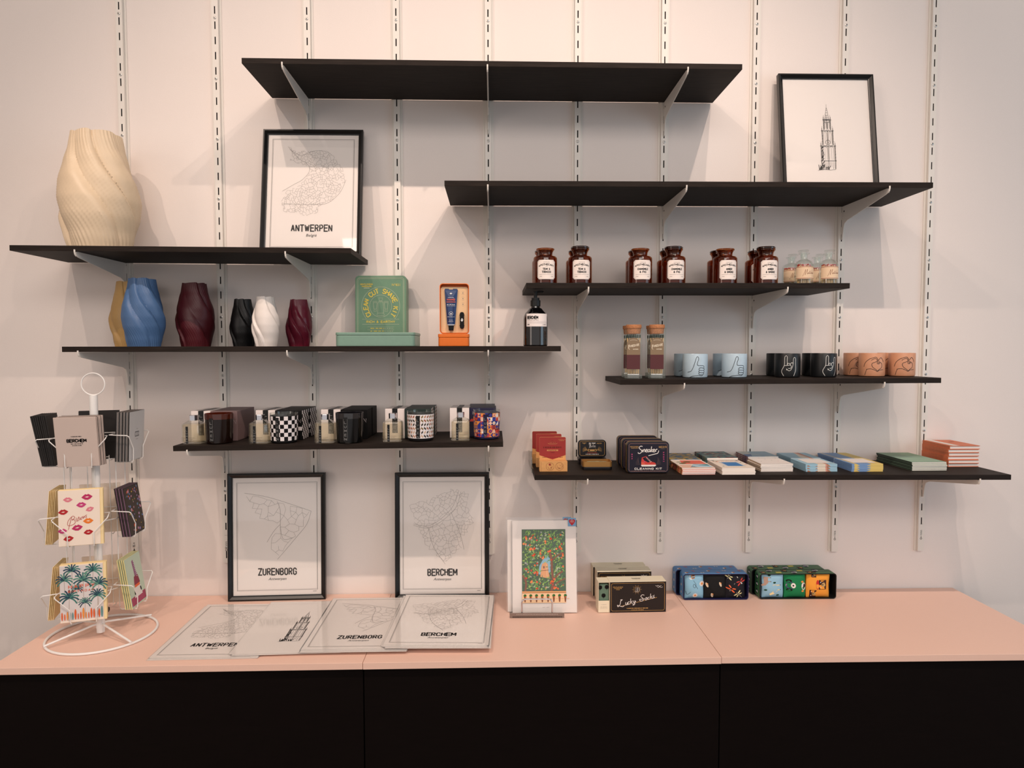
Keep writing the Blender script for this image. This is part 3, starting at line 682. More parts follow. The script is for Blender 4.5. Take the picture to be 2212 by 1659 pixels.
# ---------------------------------------------------------------- lowest left shelf: scent bottles, candles and their boxes
z5 = lambda x: ztop(5, x)+.0004
CHROME = mat('chrome', (215,215,220), .12, 1.); SCENT = glassy('scent_liquid', (250,244,232), .03, .09, (236,220,194))
CGL = glassy('clear_glass', (252,254,252), .05, .012, (230,235,235))
STRIP = mat('strip_black', (10,10,10), .35); LTXT = mat('strip_lettering', (150,150,150), .5)
def lumen(m, P, a, ztop_, w, dz, mt=LTXT, letters='LUMEN', k=2):
    for i, c in enumerate(letters): m.caps(c, a, ztop_-dz*(i+.5), w, dz*.58, mt, P, k, .11)
def oct_(h, c): return [(-h,-h+c),(-h+c,-h),(h-c,-h),(h,-h+c),(h,h-c),(h-c,h),(-h+c,h),(-h,h-c)]
def loft(m, rings, mt, cap=True):
    n = len(rings[0][0]); vs = []; fs = []
    for poly, z in rings: vs += [(a, b, z) for a, b in poly]
    for j in range(len(rings)-1):
        for i in range(n): fs.append((j*n+i, j*n+(i+1) % n, (j+1)*n+(i+1) % n, (j+1)*n+i))
    if cap: fs += [tuple(range(n))[::-1], tuple(range((len(rings)-1)*n, len(rings)*n))]
    return m.add(vs, fs, mt)
def scent_bottle(label, x, y):
    t = thing('scent_bottle', label, 'bottle', (x, y, z5(x)), group='scent bottles')
    m = MB(); loft(m, [(oct_(.0275,.007),0),(oct_(.0295,.008),.003),(oct_(.0295,.008),.058),(oct_(.0285,.009),.061),(oct_(.016,.006),.0695),(oct_(.0135,.0055),.0715)], CGL); m.build('glass_body', t)
    m = MB(); loft(m, [(oct_(.0262,.007),.0055),(oct_(.0272,.007),.009),(oct_(.0272,.007),.0575),(oct_(.0245,.007),.0605)], SCENT); m.build('scent_liquid', t)
    m = MB(); loft(m, [(oct_(.0115,.0045),.0715),(oct_(.0118,.0045),.0865),(oct_(.0108,.0045),.088)], CHROME); m.build('cap', t)
    m = MB(); P = front(-.0297); m.rect(-.0135,-.0060,.002,.0545, STRIP, P, 0); lumen(m, P, -.00975, .046, .0040, .0085)
    for i, wz in enumerate((.018,.013,.016)): m.line([(-.027,.0190-i*.0045),(-.027+wz*.62,.0190-i*.0045)], .0006, INK, P); m.line([(-.004,.0190-i*.0045),(-.004+wz,.0190-i*.0045)], .0006, INK, P)
    m.build('label_strip', t); return t
def cbox(kind):
    """materials: front, right side, top"""
    return {'mauve': (mat('box_mauve', (120,98,98), .55),)*3, 'check': (BLK, None, BLK), 'black': (mat('box_black', (9,8,9), .6, spec=.2),)*3,
            'leaf': (mat('box_dark_green', (24,40,36), .5), None, mat('box_dark_green', (24,40,36), .5)), 'geo': (mat('box_navy', (26,22,56), .45), None, mat('box_navy', (26,22,56), .45))}[kind]
PAL = {'r': mat('print_red', (206,70,58), .45), 'o': mat('print_orange', (230,146,70), .45), 'b': mat('print_blue', (48,52,140), .45), 'n': mat('print_navy', (18,16,52), .4), 'p': mat('print_peach', (240,192,160), .45), 'w': mat('print_white', (236,230,228), .45), 'l': mat('print_lilac', (150,130,190), .45)}
LEAFC = [mat('leaf_tan', (190,140,110), .5), mat('leaf_rust', (160,96,70), .5), mat('leaf_dark', (58,50,44), .5), mat('leaf_olive', (130,110,70), .5), mat('leaf_sand', (206,176,150), .5)]
def checker(m, P, a0, a1, b0, b1, s, wmat):
    na, nb = int(round((a1-a0)/s)), int(round((b1-b0)/s)); da, db = (a1-a0)/na, (b1-b0)/nb
    for i in range(na):
        for j in range(nb):
            if (i+j) % 2: m.rect(a0+i*da, a0+(i+1)*da, b0+j*db, b0+(j+1)*db, wmat, P, 1, 2)
def leaves(m, P, a0, a1, b0, b1, s, seed=1):
    R = random.Random(seed); na, nb = int((a1-a0)/s), int((b1-b0)/(s*1.25)); da, db = (a1-a0)/na, (b1-b0)/nb
    for j in range(nb):
        for i in range(na):
            a = a0+(i+.5)*da; b = b0+(j+.5)*db; sg = 1 if j % 2 else -1; dx, dy = da*.30*sg, db*.46; w = da*.40
            m.flat([(a-dx,b-dy),(a-dx*.2+w,b-dy*.1),(a+dx,b+dy),(a+dx*.2-w,b+dy*.1)], R.choice(LEAFC), P, 1)
def geo(m, P, a0, a1, b0, b1, s, seed=1):
    R = random.Random(seed); na, nb = max(1, int(round((a1-a0)/s))), int(round((b1-b0)/s)); da, db = (a1-a0)/na, (b1-b0)/nb
    for i in range(na):
        for j in range(nb):
            x0, x1, y0, y1 = a0+i*da, a0+(i+1)*da, b0+j*db, b0+(j+1)*db; cx, cy = (x0+x1)/2, (y0+y1)/2
            c1, c2, c3 = R.sample('robnpwrbo', 3); m.rect(x0, x1, y0, y1, PAL[c1], P, 1, 1); k = R.randrange(6)
            if k == 0: m.flat([(x0,y0),(x1,y0),(x1,y1)], PAL[c2], P, 2)
            elif k == 1: m.disc(cx, cy, da*.42, PAL[c2], P, 2, 14, db/da); m.disc(cx, cy, da*.2, PAL[c3], P, 3, 10, db/da)
            elif k == 2: m.flat([(cx,y0),(x1,cy),(cx,y1),(x0,cy)], PAL[c2], P, 2)
            elif k == 3:
                for q in range(3): m.rect(x0, x1, y0+db*(q*.33+.05), y0+db*(q*.33+.2), PAL[c2], P, 2, 1)
            elif k == 4: m.flat([(x0,y0),(cx,cy),(x0,y1)], PAL[c2], P, 2); m.flat([(x1,y0),(x1,y1),(cx,cy)], PAL[c3], P, 2)
            else: m.flat([(cx+da*.48*math.cos(q*PI/9), y0+db*.9*math.sin(q*PI/9)) for q in range(10)], PAL[c2], P, 2)
def candle(label, x, y, kind):
    t = thing('scented_candle', label, 'candle', (x, y, z5(x)), group='scented candles')
    r0, r1, h = .0395, .0425, .0925
    body = {'mauve': mat('amber_candle_glass', (20,7,4), .08), 'black': mat('black_candle_glass', (5,5,6), .08)}.get(kind)
    R_ = lambda z: r0+(r1-r0)*z/h
    m = MB()
    if body: m.lathe([(r0-.003,0),(r0,.003),(r1-.0008,h-.016),(r1-.0008,h-.016),(.0001,h-.016)], body, 48)
    else: m.lathe([(r0-.003,0),(r0,.003),(r1-.0008,h-.008),(.0001,h-.009)], BLK if kind != 'geo' else PAL['n'], 48)
    m.build('wax_filled_glass', t, smooth=True)
    gl = glassy('amber_rim_glass', (150,64,26), .08, .25, (120,44,16)) if kind == 'mauve' else (glassy('dark_rim_glass', (60,58,66), .1, .4, (30,28,34)) if kind == 'black' else CGL)
    z0 = h-.0165 if body else h-.0085
    m = MB(); m.lathe([(R_(z0),z0),(r1,h),(r1-.0016,h),(R_(z0)-.0018,z0)], gl, 48); m.v = m.v; m.build('glass_rim', t, smooth=True)
    m = MB(); P = around(r0+.0026, 0)
    Pc = lambda a, b, k=0: ((R_(b)+.0004+k*.0002)*math.sin(a/.041), -(R_(b)+.0004+k*.0002)*math.cos(a/.041), b)
    L_ = math.pi*.041
    if kind == 'check': checker(m, Pc, -L_, L_, .008, h-.009, .0118, mat('print_white2', (232,226,226), .35))
    if kind == 'leaf': m.rect(-L_, L_, .009, h-.009, mat('print_white2', (232,226,226), .35), Pc, 0, 40); leaves(m, Pc, -L_, L_, .010, h-.010, .0088, 4)
    if kind == 'geo': geo(m, Pc, -L_, L_, .008, h-.009, .0125, 11)
    if m.v: m.build('printed_sleeve', t)
    m = MB(); ps = lambda a, b, k=0: Pc(a, b, k+4); c = -.0085 if kind in ('mauve','check') else -.004
    m.rect(c-.0058, c+.0058, .005 if kind == 'black' else .010, h-.012, STRIP if kind != 'geo' else PAL['n'], ps, 0, 4)
    if body: m.line([(c-.0058,.010),(c+.0058,.010),(c+.0058,h-.017),(c-.0058,h-.017)], .0004, LTXT, ps, 1, True)
    lumen(m, ps, c, h-.021, .0055, .0128); m.build('label_strip', t)
    return t
def side_pat(kind, m, P, w, h, seed):
    if kind == 'check': m.rect(-0, w, 0, h, BLK, P, 0); checker(m, P, 0, w, .001, h-.001, .0118, mat('print_white2', (232,226,226), .35))
    if kind == 'leaf': m.rect(0, w, 0, h, mat('print_white2', (232,226,226), .35), P, 0); leaves(m, P, .001, w-.001, .001, h-.001, .0085, seed)
    if kind == 'geo': geo(m, P, 0, w, 0, h, .0135, seed)
def candle_box(label, x0, y0, kind, w=.085, h=.0945, d=.083):
    """x0,y0 = front right lower corner"""
    fm, sm, tm = cbox(kind); base = BLK if kind in ('check',) else fm
    t = thing('candle_box', label, 'box', (x0-w/2, y0+d/2, z5(x0)), group='candle boxes')
    MB().box(-w/2, w/2, -d/2, d/2, 0, h-.0006, base).build('carton', t, bevel=.0008)
    m = MB(); m.box(-w/2, w/2, -d/2, d/2, h-.0006, h, tm); m.build('top_flap', t)
    m = MB(); P = front(-d/2); side_pat(kind, m, lambda a, b, k=0: (w/2+.0003+k*.0002, -d/2+a, b), d, h, 7)
    if kind == 'check': m.rect(w/2-.012, w/2, .030, .042, mat('print_white2', (232,226,226), .35), P)
    if kind == 'geo': m.flat([(-w/2+.008+.007*math.cos(q*PI/8), .050+.009*math.sin(q*PI/8)) for q in range(9)], PAL['r'], P); m.text('L', -w/2+.012, .078, .005, .010, LTXT, P)
    else:
        m.line([(w/2-.0115,.066),(w/2-.004,.054),(w/2-.004,.066)], .0007, mat('white_print2', (210,205,205), .5), P)
    m.build('print', t); return t
def scent_box(label, x0, y0, first, w=.0625, h=.0955, d=.062):
    """x0,y0 = front left lower corner"""
    t = thing('scent_bottle_box', label, 'box', (x0+w/2, y0+d/2, z5(x0)), group='white scent bottle boxes')
    MB().box(-w/2, w/2, -d/2, d/2, 0, h, WHITEP).build('carton', t, bevel=.0008)
    m = MB(); m.box(-.0085, .0085, -d/2-.0004, -d/2, .018, h+.0004, STRIP); m.box(-.0085, .0085, -d/2-.0004, d/2+.0004, h, h+.0005, STRIP)
    lumen(m, front(-d/2-.0004), 0, h-.008, .0075, .0145)
    m.build('ribbon_band', t)
    m = MB(); P = front(-d/2)
    for i in range(3): m.line([(w/2-.016,.018-i*.0042),(w/2-.004,.018-i*.0042)], .0006, INK if i != 1 else PAL['r'], P)
    m.build('print', t); return t
KD = [('mauve','amber glass candle'),('check','checkerboard candle'),('black','plain black candle'),('leaf','white leaf-patterned candle'),('geo','navy geometric-patterned candle')]
BX = {'mauve': 'mauve', 'check': 'checkerboard sided', 'black': 'plain black', 'leaf': 'leaf patterned', 'geo': 'navy geometric'}
bot = [(417,960),(561,959),(702,958),(848,955),(995,952)]; can = [(471.5,961),(612,959),(754,959),(908,954),(1051,950)]
crn = [(511,953),(651,952),(792.5,951),(931,949),(1071,944)]; wb = [(413,953),(554,951),(693.3,949),(836,948),(976,945)]
for i, (kd, nm) in enumerate(KD):
    p = onZ(*bot[i], EYE-.2920+.0083*i/4); scent_bottle('small scent bottle standing beside the %s' % nm, atx(bot[i][0], p.y+.0295), p.y+.0295)
    p = onZ(*can[i], EYE-.2920+.0083*i/4); yc = p.y+.040; candle(nm+' on the lowest left shelf', atx(can[i][0], yc), yc, kd)
    y0 = -.197 if i < 4 else -.180; x = atx(crn[i][0], y0)
    a = candle_box('%s candle box, the front one behind the %s' % (BX[kd], nm), x, y0, kd); dup(a, '%s candle box nearest the wall behind the %s' % (BX[kd], nm), (a.location.x+(-.004,.003,.002,.004,-.003)[i], a.location.y+(.0855 if i < 4 else .0838), a.location.z))
    x = atx(wb[i][0], -.190)
    if x+.0625 > a.location.x-.0425: x = a.location.x-.0425-.0635
    b = scent_box('front white ribboned scent box behind the %s' % nm, x, -.190, True); dup(b, 'back white ribboned scent box behind the %s' % nm, (b.location.x+.003, b.location.y+.0645, b.location.z))
# ================================================================ short right shelf: amber jars and match bottles
z6 = lambda x: ztop(6, x)+.0004
AMB = glassy('amber_glass', (224,170,122), .06, .10, (84,38,14)); WAX = mat('candle_wax_amber', (126,70,34), .5, noise=.1, scale=30)
jar_art = {'T': ('TEAK &', 'TOBACCO'), 'C': ('CHAMOMILE', '& FIG'), 'A': ('AMBER', '& SMOKE')}
JN = {'T': 'TEAK & TOBACCO', 'C': 'CHAMOMILE & FIG', 'A': 'AMBER & SMOKE'}
def jar(label, x, y, kind, lid, rz=.05):
    t = thing('apothecary_candle_jar', label, 'candle jar', (x, y, z6(x)), (0,0,rz), 'amber apothecary jars')
    r = .0372
    pr = [(r-.003,0),(r,.003),(r,.080),(r-.001,.0845),(r-.005,.088),(.0235,.0895),(.0222,.092),(.0228,.100),(.0268,.1075),(.0285,.1085),(.0288,.111),(.0275,.1125),(.0255,.1125),(.0205,.097),(.0205,.0905),(r-.007,.0855),(r-.0025,.081),(r-.0025,.006),(.0001,.005)]
    MB().lathe(pr, AMB, 40).build('glass_jar', t, smooth=True)
    MB().lathe([(.0001,.0055),(r-.003,.0055),(r-.003,.070),(.0001,.070)], WAX, 32).build('wax', t, smooth=True)
    if lid: MB().lathe([(.0001,.094),(.019,.095),(.0225,.110),(.0225,.1130),(.0292,.1135),(.0295,.1165),(.027,.1190),(.015,.1200),(.0001,.1202)], mat('amber_lid', (34,15,8), .08, coat=1.), 40).build('lid', t, smooth=True)
    m = MB(); P = around(r, 0); w, h, c = .059, .0595, .0055; b0 = .0145
    oc = [(-w/2,b0+c),(-w/2+c,b0),(w/2-c,b0),(w/2,b0+c),(w/2,b0+h-c),(w/2-c,b0+h),(-w/2+c,b0+h),(-w/2,b0+h-c)]
    m.rect(-w/2+c, w/2-c, b0, b0+h, CREAM, P, 0, 12); 
    for s in (-1, 1): m.flat([(s*(w/2-c),b0),(s*w/2,b0+c),(s*w/2,b0+h-c),(s*(w/2-c),b0+h)][::s], CREAM, P, 0)
    m.line([(a*.94, b0+h/2+(b-b0-h/2)*.94) for a, b in oc], .0006, INK, P, 1, True)
    dashes(m, P, 0, b0+.0525, .020, 9, GREYL, .0013); s = 'APOTHECARY'
    for i, ch in enumerate(s): a = -.0225+i*.005; m.caps(ch, a, b0+.0455-((i-4.5)/4.5)**2*.0045, .0036, .0062, INK, P, 2, .2)
    dashes(m, P, 0, b0+.0400, .008, 5, GREYL, .0010)
    l1, l2 = jar_art[kind]; m.caps(l1, 0, b0+.0315, .0036*len(l1), .0068, INK, P, 2, .22, .45); m.caps(l2, 0, b0+.0225, .0039*len(l2), .0068, INK, P, 2, .22, .45)
    dashes(m, P, 0, b0+.0145, .046, 26, GREYL, .0008); dashes(m, P, -.018, b0+.0085, .008, 4, GREYL, .0013); dashes(m, P, .018, b0+.0085, .008, 4, GREYL, .0013)
    m.build('paper_label', t); return t
fj = [(1177.5,'T',0),(1252,'T',1),(1380.7,'C',0),(1452.2,'C',1),(1562.4,'A',0),(1649.7,'A',1)]
bj = [(1174,'T'),(1246,'T'),(1374,'C'),(1441,'C'),(1549,'A'),(1630,'A')]
pos = {0: 'left', 1: 'right'}
for i, (u, k, lid) in enumerate(fj):
    x = atx(u, -.228); nm = JN[k]; d = ('an open' if not lid else 'a lidded')
    jar('%s front jar labelled %s' % ('open-necked' if not lid else 'black-lidded', nm), x, -.228, k, lid, .03-.14*i/5*0)
    x2 = atx(bj[i][0], -.138); jar('amber jar hidden directly behind the %s %s jar' % ('lidless' if not lid else 'lidded', nm), x2, -.138, k, 1, 0)
STICK = mat('match_wood', (240,204,150), .7, noise=.08, scale=50); RED = mat('match_head_red', (176,40,34), .6); BROWNI = mat('brown_ink', (122,64,42), .6); LAB = mat('match_label', (226,198,166), .6); STRI = mat('stripe_red_brown', (150,60,50), .6)
def scribble(m, P, pts, w, mt, k=2, n=5): m.line(bez(pts, n), w, mt, P, k)
def match_bottle(label, x, y, rz, seed, stop=.5):
    t = thing('match_bottle', label, 'bottle', (x, y, z6(x)), (0,0,rz), 'clear match bottles')
    r = .0282
    pr = [(r-.003,0),(r,.0025),(r,.062),(r-.0015,.068),(r-.006,.0745),(r-.013,.0785),(.0115,.0795),(.0105,.082),(.0108,.095),(.0125,.0965),(.0165,.0975),(.0168,.1005),(.0125,.1015),(.0092,.1015),(.0085,.082),(r-.012,.0765),(r-.0032,.066),(r-.0022,.005),(.0001,.004)]
    MB().lathe(pr, CGL, 40).build('glass_bottle', t, smooth=True)
    m = MB().lathe([(.0001,.085),(.0078,.085),(.0088,.1018),(.0088,.1045),(.0150,.1052),(.0165,.1075),(.0150,.1100),(.0001,.1108)], CGL, 32, T=Matrix.Translation((.001*seed, 0, 0)) @ Matrix.Rotation(.03*(seed-2), 4, 'Y')); m.build('glass_stopper', t, smooth=True)
    m = MB(); P = around(r, 0); m.rect(-.034, .034, .0175, .0565, LAB, P, 0, 16)
    for b in (.0195,.0545): m.rect(-.034, .034, b-.0006, b+.0006, STRI, P, 1, 16)
    sc = lambda q: [(a*.0062+.003, .0360+b*.0066) for a, b in q]
    for st in ([(-2.4,-1.6),(-1.5,.2),(-1.0,1.6),(-1.15,0),(-1.3,-1.0)],[(-1.3,-1.0),(-.6,.6),(-.1,1.7),(-.2,.2),(-.2,-.6),(.05,-.2)],[(.6,.1),(.25,.1),(.2,-.45),(.55,-.3),(.65,.1),(.62,-.4),(.9,-.3)],[(1.25,1.1),(1.05,.2),(1.0,-.35),(1.3,-.2)],[(.85,.5),(1.5,.55)],[(1.9,.15),(1.55,.1),(1.5,-.35),(1.9,-.2)],[(2.1,-.2),(2.5,1.3),(2.2,.2),(2.15,-.4),(2.5,.1),(2.6,-.3)],[(2.8,-.1),(3.1,.1),(2.85,.1),(2.8,-.35),(3.2,-.2),(3.5,.15),(3.3,-.3)]): scribble(m, P, sc(st), .0007, BROWNI)
    dashes(m, P, .008, .0195, .020, 6, GREYL, .0006); m.build('paper_label', t)
    R = random.Random(seed); m = MB()
    for i in range(90):
        rr = (r-.0075)*math.sqrt(R.random()); a = R.random()*2*PI; px, py = rr*math.cos(a), rr*math.sin(a); h = R.uniform(.0570,.0635); dx, dy = R.uniform(-.002,.002), R.uniform(-.002,.002)
        m.tube([(px-dx,py-dy,.0052),(px,py,h)], .00085, STICK, 4); m.lathe([(.0001,-.0022),(.0014,-.0010),(.0015,.0012),(.0001,.0024)], RED, 6, T=Matrix.Translation((px,py,h+.001)))
    o = m.build('safety_matches', None, (x, y, z6(x)), (0,0,rz)); tag(o, 'red-tipped matches packed inside the %s' % label, 'matches', 'matches in the clear bottles', 'stuff')
for i, (lb, u, y) in enumerate((('match bottle at the front, left of the pair', 1731.5, -.226), ('match bottle at the far right of its shelf', 1784.5, -.228), ('match bottle at the back left, next to the jars', 1704, -.128), ('match bottle at the back, between the two front ones', 1760, -.130))):
    match_bottle(lb, atx(u, y), y, -.12, i+1)
# ================================================================ mug shelf
z7 = lambda x: ztop(7, x)+.0004
CORK = mat('cork', (176,118,78), .85, noise=.25, scale=260, bump=.4); GREENH = mat('match_head_green', (50,70,60), .6); TAUPE = mat('label_taupe', (132,112,88), .6); MARO = mat('label_maroon', (84,40,44), .6); LCR = mat('label_script', (224,212,190), .5)
def match_jar(label, x, y, rz):
    t = thing('match_jar', label, 'jar', (x, y, z7(x)), (0,0,rz), 'tall match jars')
    o1, o2, o3 = oct_(.0255,.0085), oct_(.0265,.009), oct_(.0235,.008)
    m = MB(); loft(m, [(oct_(.0255,.0085),0),(oct_(.0268,.009),.002),(oct_(.0268,.009),.0125),(oct_(.0262,.009),.0150)], glassy('thick_glass', (226,232,228), .12, .22, (170,176,172))); m.build('glass_foot', t)
    m = MB(); loft(m, [(oct_(.0262,.009),.0150),(oct_(.0268,.009),.154),(oct_(.0274,.0095),.1565),(oct_(.0268,.009),.158)], CGL, False); m.build('glass_body', t)
    MB().lathe([(.0205,.141),(.0225,.158),(.0242,.1585),(.0245,.167),(.0235,.1695),(.0001,.1697)], CORK, 32).build('cork_stopper', t, smooth=True)
    m = MB(); P = front(-.0276); a = [(-.0205,.030),(.0205,.030),(.0205,.108)]+[(.0205*math.cos(q*PI/12), .108+.0205*math.sin(q*PI/12)) for q in range(1, 12)]+[(-.0205,.108)]
    m.flat(a, TAUPE, P, 0); m.rect(-.0205,.0205,.030,.075, MARO, P, 1)
    m.line([(-.011+.022*q/6, .1195+.0018*math.sin(q*PI/6)) for q in range(7)], .0007, LCR, P, 1)
    for i, ch in enumerate('FIRESIDE'): m.caps(ch, -.0135+i*.0041, .101+i*.0008, .0031, .0075 if i else .0105, LCR, P, 2, .2)
    m.caps('MATCHES', .0065, .0925, .016, .0038, LCR, P, 2, .2, .5); m.line([(-.016,.096),(-.012,.091)], .0012, LCR, P, 2)
    m.build('paper_label', t)
    m = MB(); R = random.Random(int(x*1e4)); k = 0
    for i in range(7):
        for j in range(7):
            px, py = -.0185+i*.0062+R.uniform(-.001,.001), -.0185+j*.0062+R.uniform(-.001,.001)
            if abs(px)+abs(py) > .030: continue
            tx = px*.82; m.tube([(tx,py*.82,.0155),(px,py,.128)], .00125, STICK, 5); m.tube([(px,py,.128),(px*1.01,py*1.01,.138)], .0018, GREENH, 6)
    o = m.build('long_matches', None, (x, y, z7(x)), (0,0,rz)); tag(o, 'green-tipped long matches packed inside the %s' % label, 'matches', 'long matches in the jars', 'stuff')
for lb, u, y in (('tall match jar at the front left of the mug shelf', 1368, -.2375), ('tall match jar at the front, nearest the blue cups', 1418, -.2375), ('tall match jar at the back left of the mug shelf', 1360.5, -.145), ('tall match jar at the back, behind the right front one', 1411, -.145)):
    match_jar(lb, atx(u, y), y, -.20)
CB = mat('glaze_pale_blue', (176,198,212), .32, noise=.02, scale=60); CK = mat('glaze_black', (20,22,24), .38); CT = mat('glaze_tan', (206,148,114), .4, noise=.03, scale=60); WLINE = mat('white_outline', (214,214,210), .5)
THUMB = [[(-.026,.014),(-.015,.017),(-.009,.026),(-.004,.040),(.001,.057),(.004,.0635),(.008,.062),(.009,.055),(.006,.046),(.0055,.038),(.009,.0355),(.020,.0355),(.027,.0345),(.0285,.030),(.026,.0275),(.017,.0290),(.0105,.0260)],
 [(.026,.0275),(.0300,.024),(.027,.0205),(.015,.0205),(.0105,.0225),(.012,.0275),(.018,.029)],[(.027,.0205),(.0295,.016),(.026,.0130),(.015,.0135),(.0095,.0155),(.0125,.0205)],[(.026,.0130),(.0275,.0095),(.024,.0065),(.014,.0065),(.0095,.0095),(.0125,.0135)],[(.024,.0065),(.020,.0030),(.010,.0040),(0,.0030),(-.010,.0015),(-.018,-.002)]]
ROCK = [[(-.012,.001),(-.019,.016),(-.011,.034),(-.010,.050),(-.0095,.061),(-.0060,.0655),(-.0025,.062),(-.0025,.050),(-.0020,.042),(-.0025,.0345)],
 [(-.011,.034),(-.002,.0345),(.007,.0355),(.0105,.0300),(.007,.025),(.001,.0250)],[(-.0025,.0370),(.0015,.0415),(.0060,.0395),(.0070,.0355)],[(.0075,.0390),(.011,.0435),(.0155,.0405),(.0145,.0330),(.0115,.0250),(.0080,.0195),(.0030,.0175),(-.0005,.0200),(-.004,.0240),(-.003,.0190)],
 [(.0160,.0400),(.0165,.0560),(.0200,.0600),(.0235,.0560),(.0235,.040),(.0245,.026),(.0230,.014),(.0180,.001)]]
HEART = [[(-.032,.028),(-.027,.042),(-.015,.053),(-.004,.0575),(.004,.0590),(.009,.0540),(.012,.0485),(.015,.0535),(.020,.0580),(.026,.0520),(.030,.0440)],
 [(-.010,.0490),(-.002,.0540),(.004,.0545),(.010,.0470)],[(.010,.0430),(.007,.0470),(.002,.0430),(-.006,.0400),(-.008,.0340),(-.004,.0260),(.004,.0200),(.0095,.0150),(.015,.0200),(.022,.0250),(.0245,.0330),(.022,.0400),(.017,.0430),(.013,.0450)],
 [(.0075,.0440),(.0085,.0385),(.0125,.0380),(.0155,.0390),(.0165,.0440)],[(.0125,.0385),(.0130,.0460)],[(-.024,.020),(-.010,.0215),(.002,.0170),(.0090,.0130),(.015,.0170),(.030,.0190)],[(-.022,.020),(-.026,.010),(-.028,.001)]]
def cup(label, x, y, mt, art, ink, rz=0., grp=''):
    t = thing('ceramic_cup', label, 'cup', (x, y, z7(x)), (0,0,rz), grp)
    r, h = .0395, .0765
    MB().lathe([(.0001,.0),(r-.006,0),(r-.0012,.0018),(r,.006),(r,h-.002),(r-.001,h),(r-.003,h),(r-.0045,h-.003),(r-.0045,.01),(.0001,.008)], mt, 56).build('cup_body', t, smooth=True)
    m = MB(); P = around(r, .004)
    for st in art: scribble(m, P, st, .0014, ink, 1, 4)
    m.build('hand_drawing', t); return t
for g, mt, art, ink, desc, L in (('b', CB, THUMB, INK, 'pale blue thumbs-up cup', (('front left', 1501, -.190, -.24), ('front right', 1585.5, -.190, -.26), ('back left', 1481, -.078, -.22), ('back right', 1565, -.078, -.24))),
                        ('k', CK, ROCK, WLINE, 'black rock-hand cup', (('front left', 1700, -.196, -.36), ('front right', 1778, -.196, -.02), ('back left', 1681, -.085, 2.3), ('back right', 1758, -.085, 2.3))),
                        ('t', CT, HEART, INK, 'tan heart-hands cup', (('front left', 1882, -.168, -.30), ('front right', 1947, -.168, -.30), ('back left', 1848, -.0835, -.28), ('back right', 1921, -.0835, -.30)))):
    for w, u, y, rz in L: cup('%s, %s of its four' % (desc, w), atx(u, y), y, mt, art, ink, rz, desc.replace(' cup', ' cups'))
# ================================================================ lowest right shelf
z8 = lambda x: ztop(8, x)+.0004
KRAFT = mat('kraft_card', (214,158,98), .75, noise=.05, scale=120); BRICK = mat('card_brick_red', (152,46,42), .65, noise=.03, scale=100); DRED = mat('card_dark_red', (112,26,22), .6)
def card_set(label, x, y):
    t = thing('boxed_card_set', label, 'gift box', (x, y, z8(x)), group='red and kraft card sets')
    w, h, d, hb = .0845, .106, .003, .0325
    m = MB().prism(rrect(-w/2, w/2, .001, h, .004), .0295, .0265, KRAFT, 'y'); P = front(.0265)
    m.flat([(-w/2+.0002,.048),(0,.034),(w/2-.0002,.048)]+[(a, b) for a, b in rrect(-w/2+.0002, w/2-.0002, .03, h-.0002, .004) if b > .06], BRICK, P, 0)
    m.line([(-.015,.0862),(-.011,.084),(.011,.084),(.015,.0862)], .0007, KRAFT, P); m.flat([(-.012,.0865),(-.012,.0915),(-.004,.0920),(-.003,.0955),(.003,.0955),(.004,.0920),(.012,.0915),(.012,.0865)], DRED, P)
    for q in range(4): m.line([(-.008+q*.0053,.087),(-.008+q*.0053,.0905)], .0006, KRAFT, P, 2)
    m.caps('THE GRUMBLE CLUB', 0, .0730, .060, .0052, DRED, P, 1, .15, .5) if False else dashes(m, P, 0, .0730, .060, 13, DRED, .0052)
    m.rect(-.018,.018,.061,.0655, KRAFT, P); dashes(m, P, 0, .0632, .028, 9, DRED, .0016); dashes(m, P, 0, .0565, .013, 5, DRED, .0022); dashes(m, P, .030, .0980, .022, 8, KRAFT, .0009); dashes(m, P, .030, .0945, .016, 6, KRAFT, .0009); dashes(m, P, 0, .0425-.0015, .064, 15, DRED, .0014, 2, 4)
    m.build('backing_card', t)
    b = MB().box(-w/2-.0015, w/2+.0025, -.004, .026, 0, hb, KRAFT); P = front(-.004)
    for cx, sd in ((-.0105,1),(.0195,2)):
        b.ring(cx, .0165, .0125, .0005, DRED, P, 1, 28); R = random.Random(sd)
        for q in range(7): a0 = R.random()*6.3; rr = .004+R.random()*.006; b.line([(cx+rr*math.cos(a0+s*.25), .0165+rr*math.sin(a0+s*.25)) for s in range(6)], .0005, DRED, P, 1)
    b.disc(-.0115, .0225, .0032, BRICK, P, 1); b.line([(-w/2+.003,.001),(-w/2+.003,hb-.001)], .0004, DRED, P); b.build('kraft_box', t, bevel=.0006); return t
x = atx(1195.5, -.2455+.004, 1018)
a = card_set('red and kraft card set at the front of its row of three', x-.0005, -.2405)
dup(a, 'red and kraft card set in the middle of its row of three', (x-.006, -.158, z8(x))); dup(a, 'red and kraft card set at the back of its row of three', (x-.0145, -.083, z8(x)))
TINK = mat('tin_black', (17,14,18), .35, noise=.1, scale=60); TGOLD = mat('tin_brass', (176,132,76), .35, .55); WPR = mat('tin_white_print', (230,224,218), .5)
xb = atx(1280, -.10); t = thing('bike_tool_tin', 'closed black tin lying under the upright ON YOUR BIKE tin', 'tin', (xb, -.058, z8(xb)))
tin(t, .0955, .0205, .058, TINK, .012, .4, None, False)
